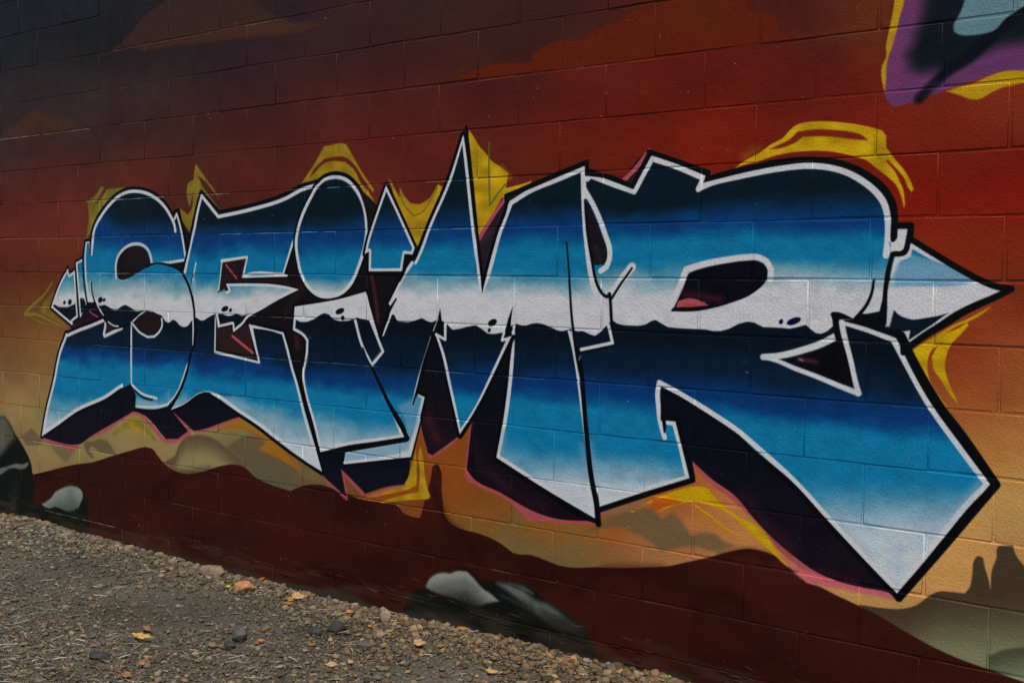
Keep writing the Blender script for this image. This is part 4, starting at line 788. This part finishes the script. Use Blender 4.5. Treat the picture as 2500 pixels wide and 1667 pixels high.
def rock(name, px, py, w, d, h, rz, mat, seed, label, tilt=0, faceted=True):
    bm = bmesh.new(); bmesh.ops.create_icosphere(bm, subdivisions=3, radius=1); r = random.Random(seed)
    planes = [(mathutils.Vector((r.gauss(0, 1), r.gauss(0, 1), r.gauss(0, .8))).normalized(), r.uniform(.62, .9)) for _ in range(11)]
    for v in bm.verts:
        for nrm, dd in planes:
            e = v.co.dot(nrm)-dd
            if e > 0: v.co -= nrm*e*.93
        v.co *= 1+r.gauss(0, .012)
        v.co = mathutils.Vector((v.co.x*w/2/.8, v.co.y*d/2/.8, v.co.z*h/2/.8))
    m = bpy.data.meshes.new(name); bm.to_mesh(m); bm.free(); m.materials.append(mat)
    o = link(bpy.data.objects.new(name, m)); gx_, gy_ = ground_px(px, py); gy_ = min(gy_, -d*.55-.006)
    o.location = (gx_, gy_, float(gh(gx_, gy_))+h*.36); o.rotation_euler = (tilt, 0, rz)
    return thing(o, label, 'stone', 'single stones lying at the foot of the wall')
tan = solid('tan_rock', (.30,.22,.15)); ora = solid('orange_rock', (.50,.25,.11), col2=(.32,.14,.06)); gry = solid('grey_rock', (.13,.125,.11)); drk = solid('dark_rock', (.055,.058,.058)); pal = solid('pale_rock', (.40,.30,.21)); brn = solid('brown_rock', (.27,.20,.13)); red = solid('reddish_rock', (.32,.15,.09))
rock('stone', 522, 1408, .135, .09, .062, .25, tan, 3, 'large flat tan stone against the wall, the biggest on the gravel')
rock('stone', 598, 1449, .095, .07, .055, .5, ora, 5, 'blocky orange stone beside a small yellow leaf')
rock('stone', 939, 1530, .052, .045, .078, .2, pal, 8, 'pointed pale stone standing upright near the wall')
rock('stone', 926, 1562, .070, .045, .036, .1, brn, 11, 'rounded brown stone just in front of the upright pale one')
rock('stone', 820, 1548, .070, .055, .050, .3, drk, 13, 'dark blue grey stone left of the upright pale one')
rock('stone', 770, 1552, .062, .04, .034, .4, drk, 17, 'low black stone, leftmost of the dark pair near the middle')
rock('stone', 886, 1583, .045, .04, .030, .9, gry, 19, 'grey stone a little left of and below the brown one')
rock('stone', 806, 1566, .022, .02, .016, .9, pal, 23, 'small creamy pebble under the dark blue grey stone')
rock('stone', 919, 1655, .036, .03, .022, .3, gry, 29, 'light grey stone at the bottom edge below the middle')
rock('stone', 900, 1663, .034, .03, .02, 1.3, drk, 31, 'black stone at the bottom edge touching the light grey one')
rock('stone', 240, 1610, .085, .06, .03, .2, drk, 37, 'flat dark stone half buried in straw at bottom left')
rock('stone', 582, 1565, .060, .05, .065, .5, gry, 41, 'upright grey green stone amid straw, left of centre')
rock('stone', 560, 1580, .050, .05, .030, .5, drk, 43, 'dark clod leaning on the grey green upright stone')
rock('stone', 1401, 1625, .034, .03, .022, .5, ora, 47, 'orange chip in the pale gravel near the bottom right')
rock('stone', 1631, 1652, .036, .03, .030, .2, red, 53, 'round reddish pebble touching the wall, rightmost on the gravel')
rock('stone', 1492, 1652, .038, .03, .026, .8, gry, 59, 'angular grey stone in the gravel near the bottom right corner of it')
rock('stone', 1515, 1662, .03, .025, .02, .1, ora, 61, 'orange stone at the bottom edge beside the angular grey one')
rock('stone', 706, 1433, .020, .018, .014, .5, red, 67, 'small pink pebble close to the wall left of the leaf heap')
rock('stone', 638, 1443, .030, .026, .018, .7, pal, 71, 'pale pebble right beside the blocky orange stone')
rock('stone', 1016, 1560, .028, .02, .02, .2, brn, 73, 'little brown chip right of the upright pale stone')

def leaf(px, py, size, rz, tilt, mat, seed, label, lobes=4, aspect=.55, curl=.25):
    r = random.Random(seed); n = 22; V = [(0, 0, 0)]; 
    for k in range(n):
        a = 2*math.pi*k/n; rad = 1+.18*math.sin(lobes*a+r.uniform(0, 3))+r.gauss(0, .09)
        if k == 0: rad = 1.25
        x = rad*math.cos(a); y = rad*math.sin(a)*aspect; V.append((x, y, curl*y*y*1.8+curl*.5*x*x*r.uniform(.6, 1.2)+r.gauss(0, .03)))
    f = [(0, 1+k, 1+(k+1) % n) for k in range(n)]
    stem0 = len(V); V += [(1.2, .02, V[1][2]), (1.2, -.02, V[1][2]), (1.8, 0, .15)]; f.append((stem0, stem0+1, stem0+2))
    o = link(bpy.data.objects.new('fallen_leaf', mesh('fallen_leaf', [(x*size/2, y*size/2, z*size/2) for x, y, z in V], f, mat, True)))
    gx_, gy_ = ground_px(px, py); gy_ = min(gy_, -.02); o.location = (gx_, gy_, float(gh(gx_, gy_))+.012+abs(math.sin(tilt))*size*.3); o.rotation_euler = (tilt, 0, rz)
    return thing(o, label, 'leaf', 'dry leaves fallen on the gravel')
yl = solid('yellow_leaf', (.52,.34,.10), col2=(.36,.20,.05), sc=60); bl = solid('brown_leaf', (.30,.17,.07), sc=60); ol = solid('orange_leaf', (.50,.22,.06), col2=(.30,.12,.04), sc=60); pl = solid('pale_leaf', (.46,.33,.17), col2=(.34,.20,.09), sc=60)
leaf(345, 1560, .085, .25, .5, yl, 1, 'long curled yellow leaf on the straw at lower left', aspect=.35)
leaf(360, 1540, .055, -.1, .4, bl, 2, 'brown leaf tucked just behind the long yellow one', aspect=.4)
leaf(557, 1446, .024, .8, .3, solid('bright_leaf', (.62,.42,.06), col2=(.5,.3,.04)), 3, 'tiny bright yellow leaf left of the orange stone')
leaf(637, 1572, .034, .2, .3, ol, 4, 'small orange leaf right of the grey green upright stone', aspect=.45)
leaf(519, 1580, .038, .3, .3, bl, 5, 'crumpled brown leaf left of the dark clod')
leaf(360, 1606, .034, .4, .2, ol, 6, 'orange tan leaf below the long yellow one', aspect=.4)
leaf(308, 1655, .045, .2, .3, bl, 7, 'brown leaf at the bottom edge, farthest left')
leaf(345, 1625, .034, 1.8, .9, ol, 8, 'curled orange leaf standing up in the straw at lower left')
leaf(810, 1630, .044, .4, .4, pl, 10, 'crumpled pale tan leaf near the bottom middle')
leaf(855, 1622, .032, -.2, .3, yl, 11, 'yellow brown leaf right of the crumpled pale tan one')
leaf(838, 1626, .020, .6, .3, pl, 12, 'very small cream leaf between the tan and yellow brown ones')
leaf(1022, 1585, .046, .3, .7, pl, 13, 'bright pale orange leaf lying open on the gravel', lobes=5, aspect=.7)
leaf(853, 1507, .032, .3, .5, ol, 14, 'vivid orange leaf near the wall, left of the upright pale stone')
leaf(903, 1543, .024, -.3, .4, ol, 15, 'little orange leaf at the foot of the upright pale stone')
leaf(1200, 1645, .042, .5, .3, yl, 16, 'ragged yellow tan leaf near the bottom, right of the bare patch')
leaf(727, 1467, .060, .5, .7, pl, 17, 'biggest curled leaf on the heap against the wall', lobes=3)
leaf(744, 1462, .055, 1.4, .9, bl, 18, 'brown leaf standing on edge in the heap against the wall')
leaf(710, 1472, .045, -.4, .5, ol, 19, 'orange leaf at the left side of the heap')
leaf(705, 1480, .04, .9, .3, bl, 20, 'dull brown leaf lowest in the heap')
leaf(1075, 1590, .030, .9, .3, bl, 21, 'dry brown leaf right of the bright pale orange one')
leaf(1128, 1557, .050, .25, 1.0, ol, 22, 'long orange leaf propped against the black painted boulder', aspect=.22)
leaf(164, 1346, .030, .2, .3, ol, 23, 'orange leaf near the white flakes at the far left')
leaf(655, 1420, .035, 1.5, 1.1, ol, 24, 'upright rusty leaf at the wall right of the orange stone', aspect=.3)
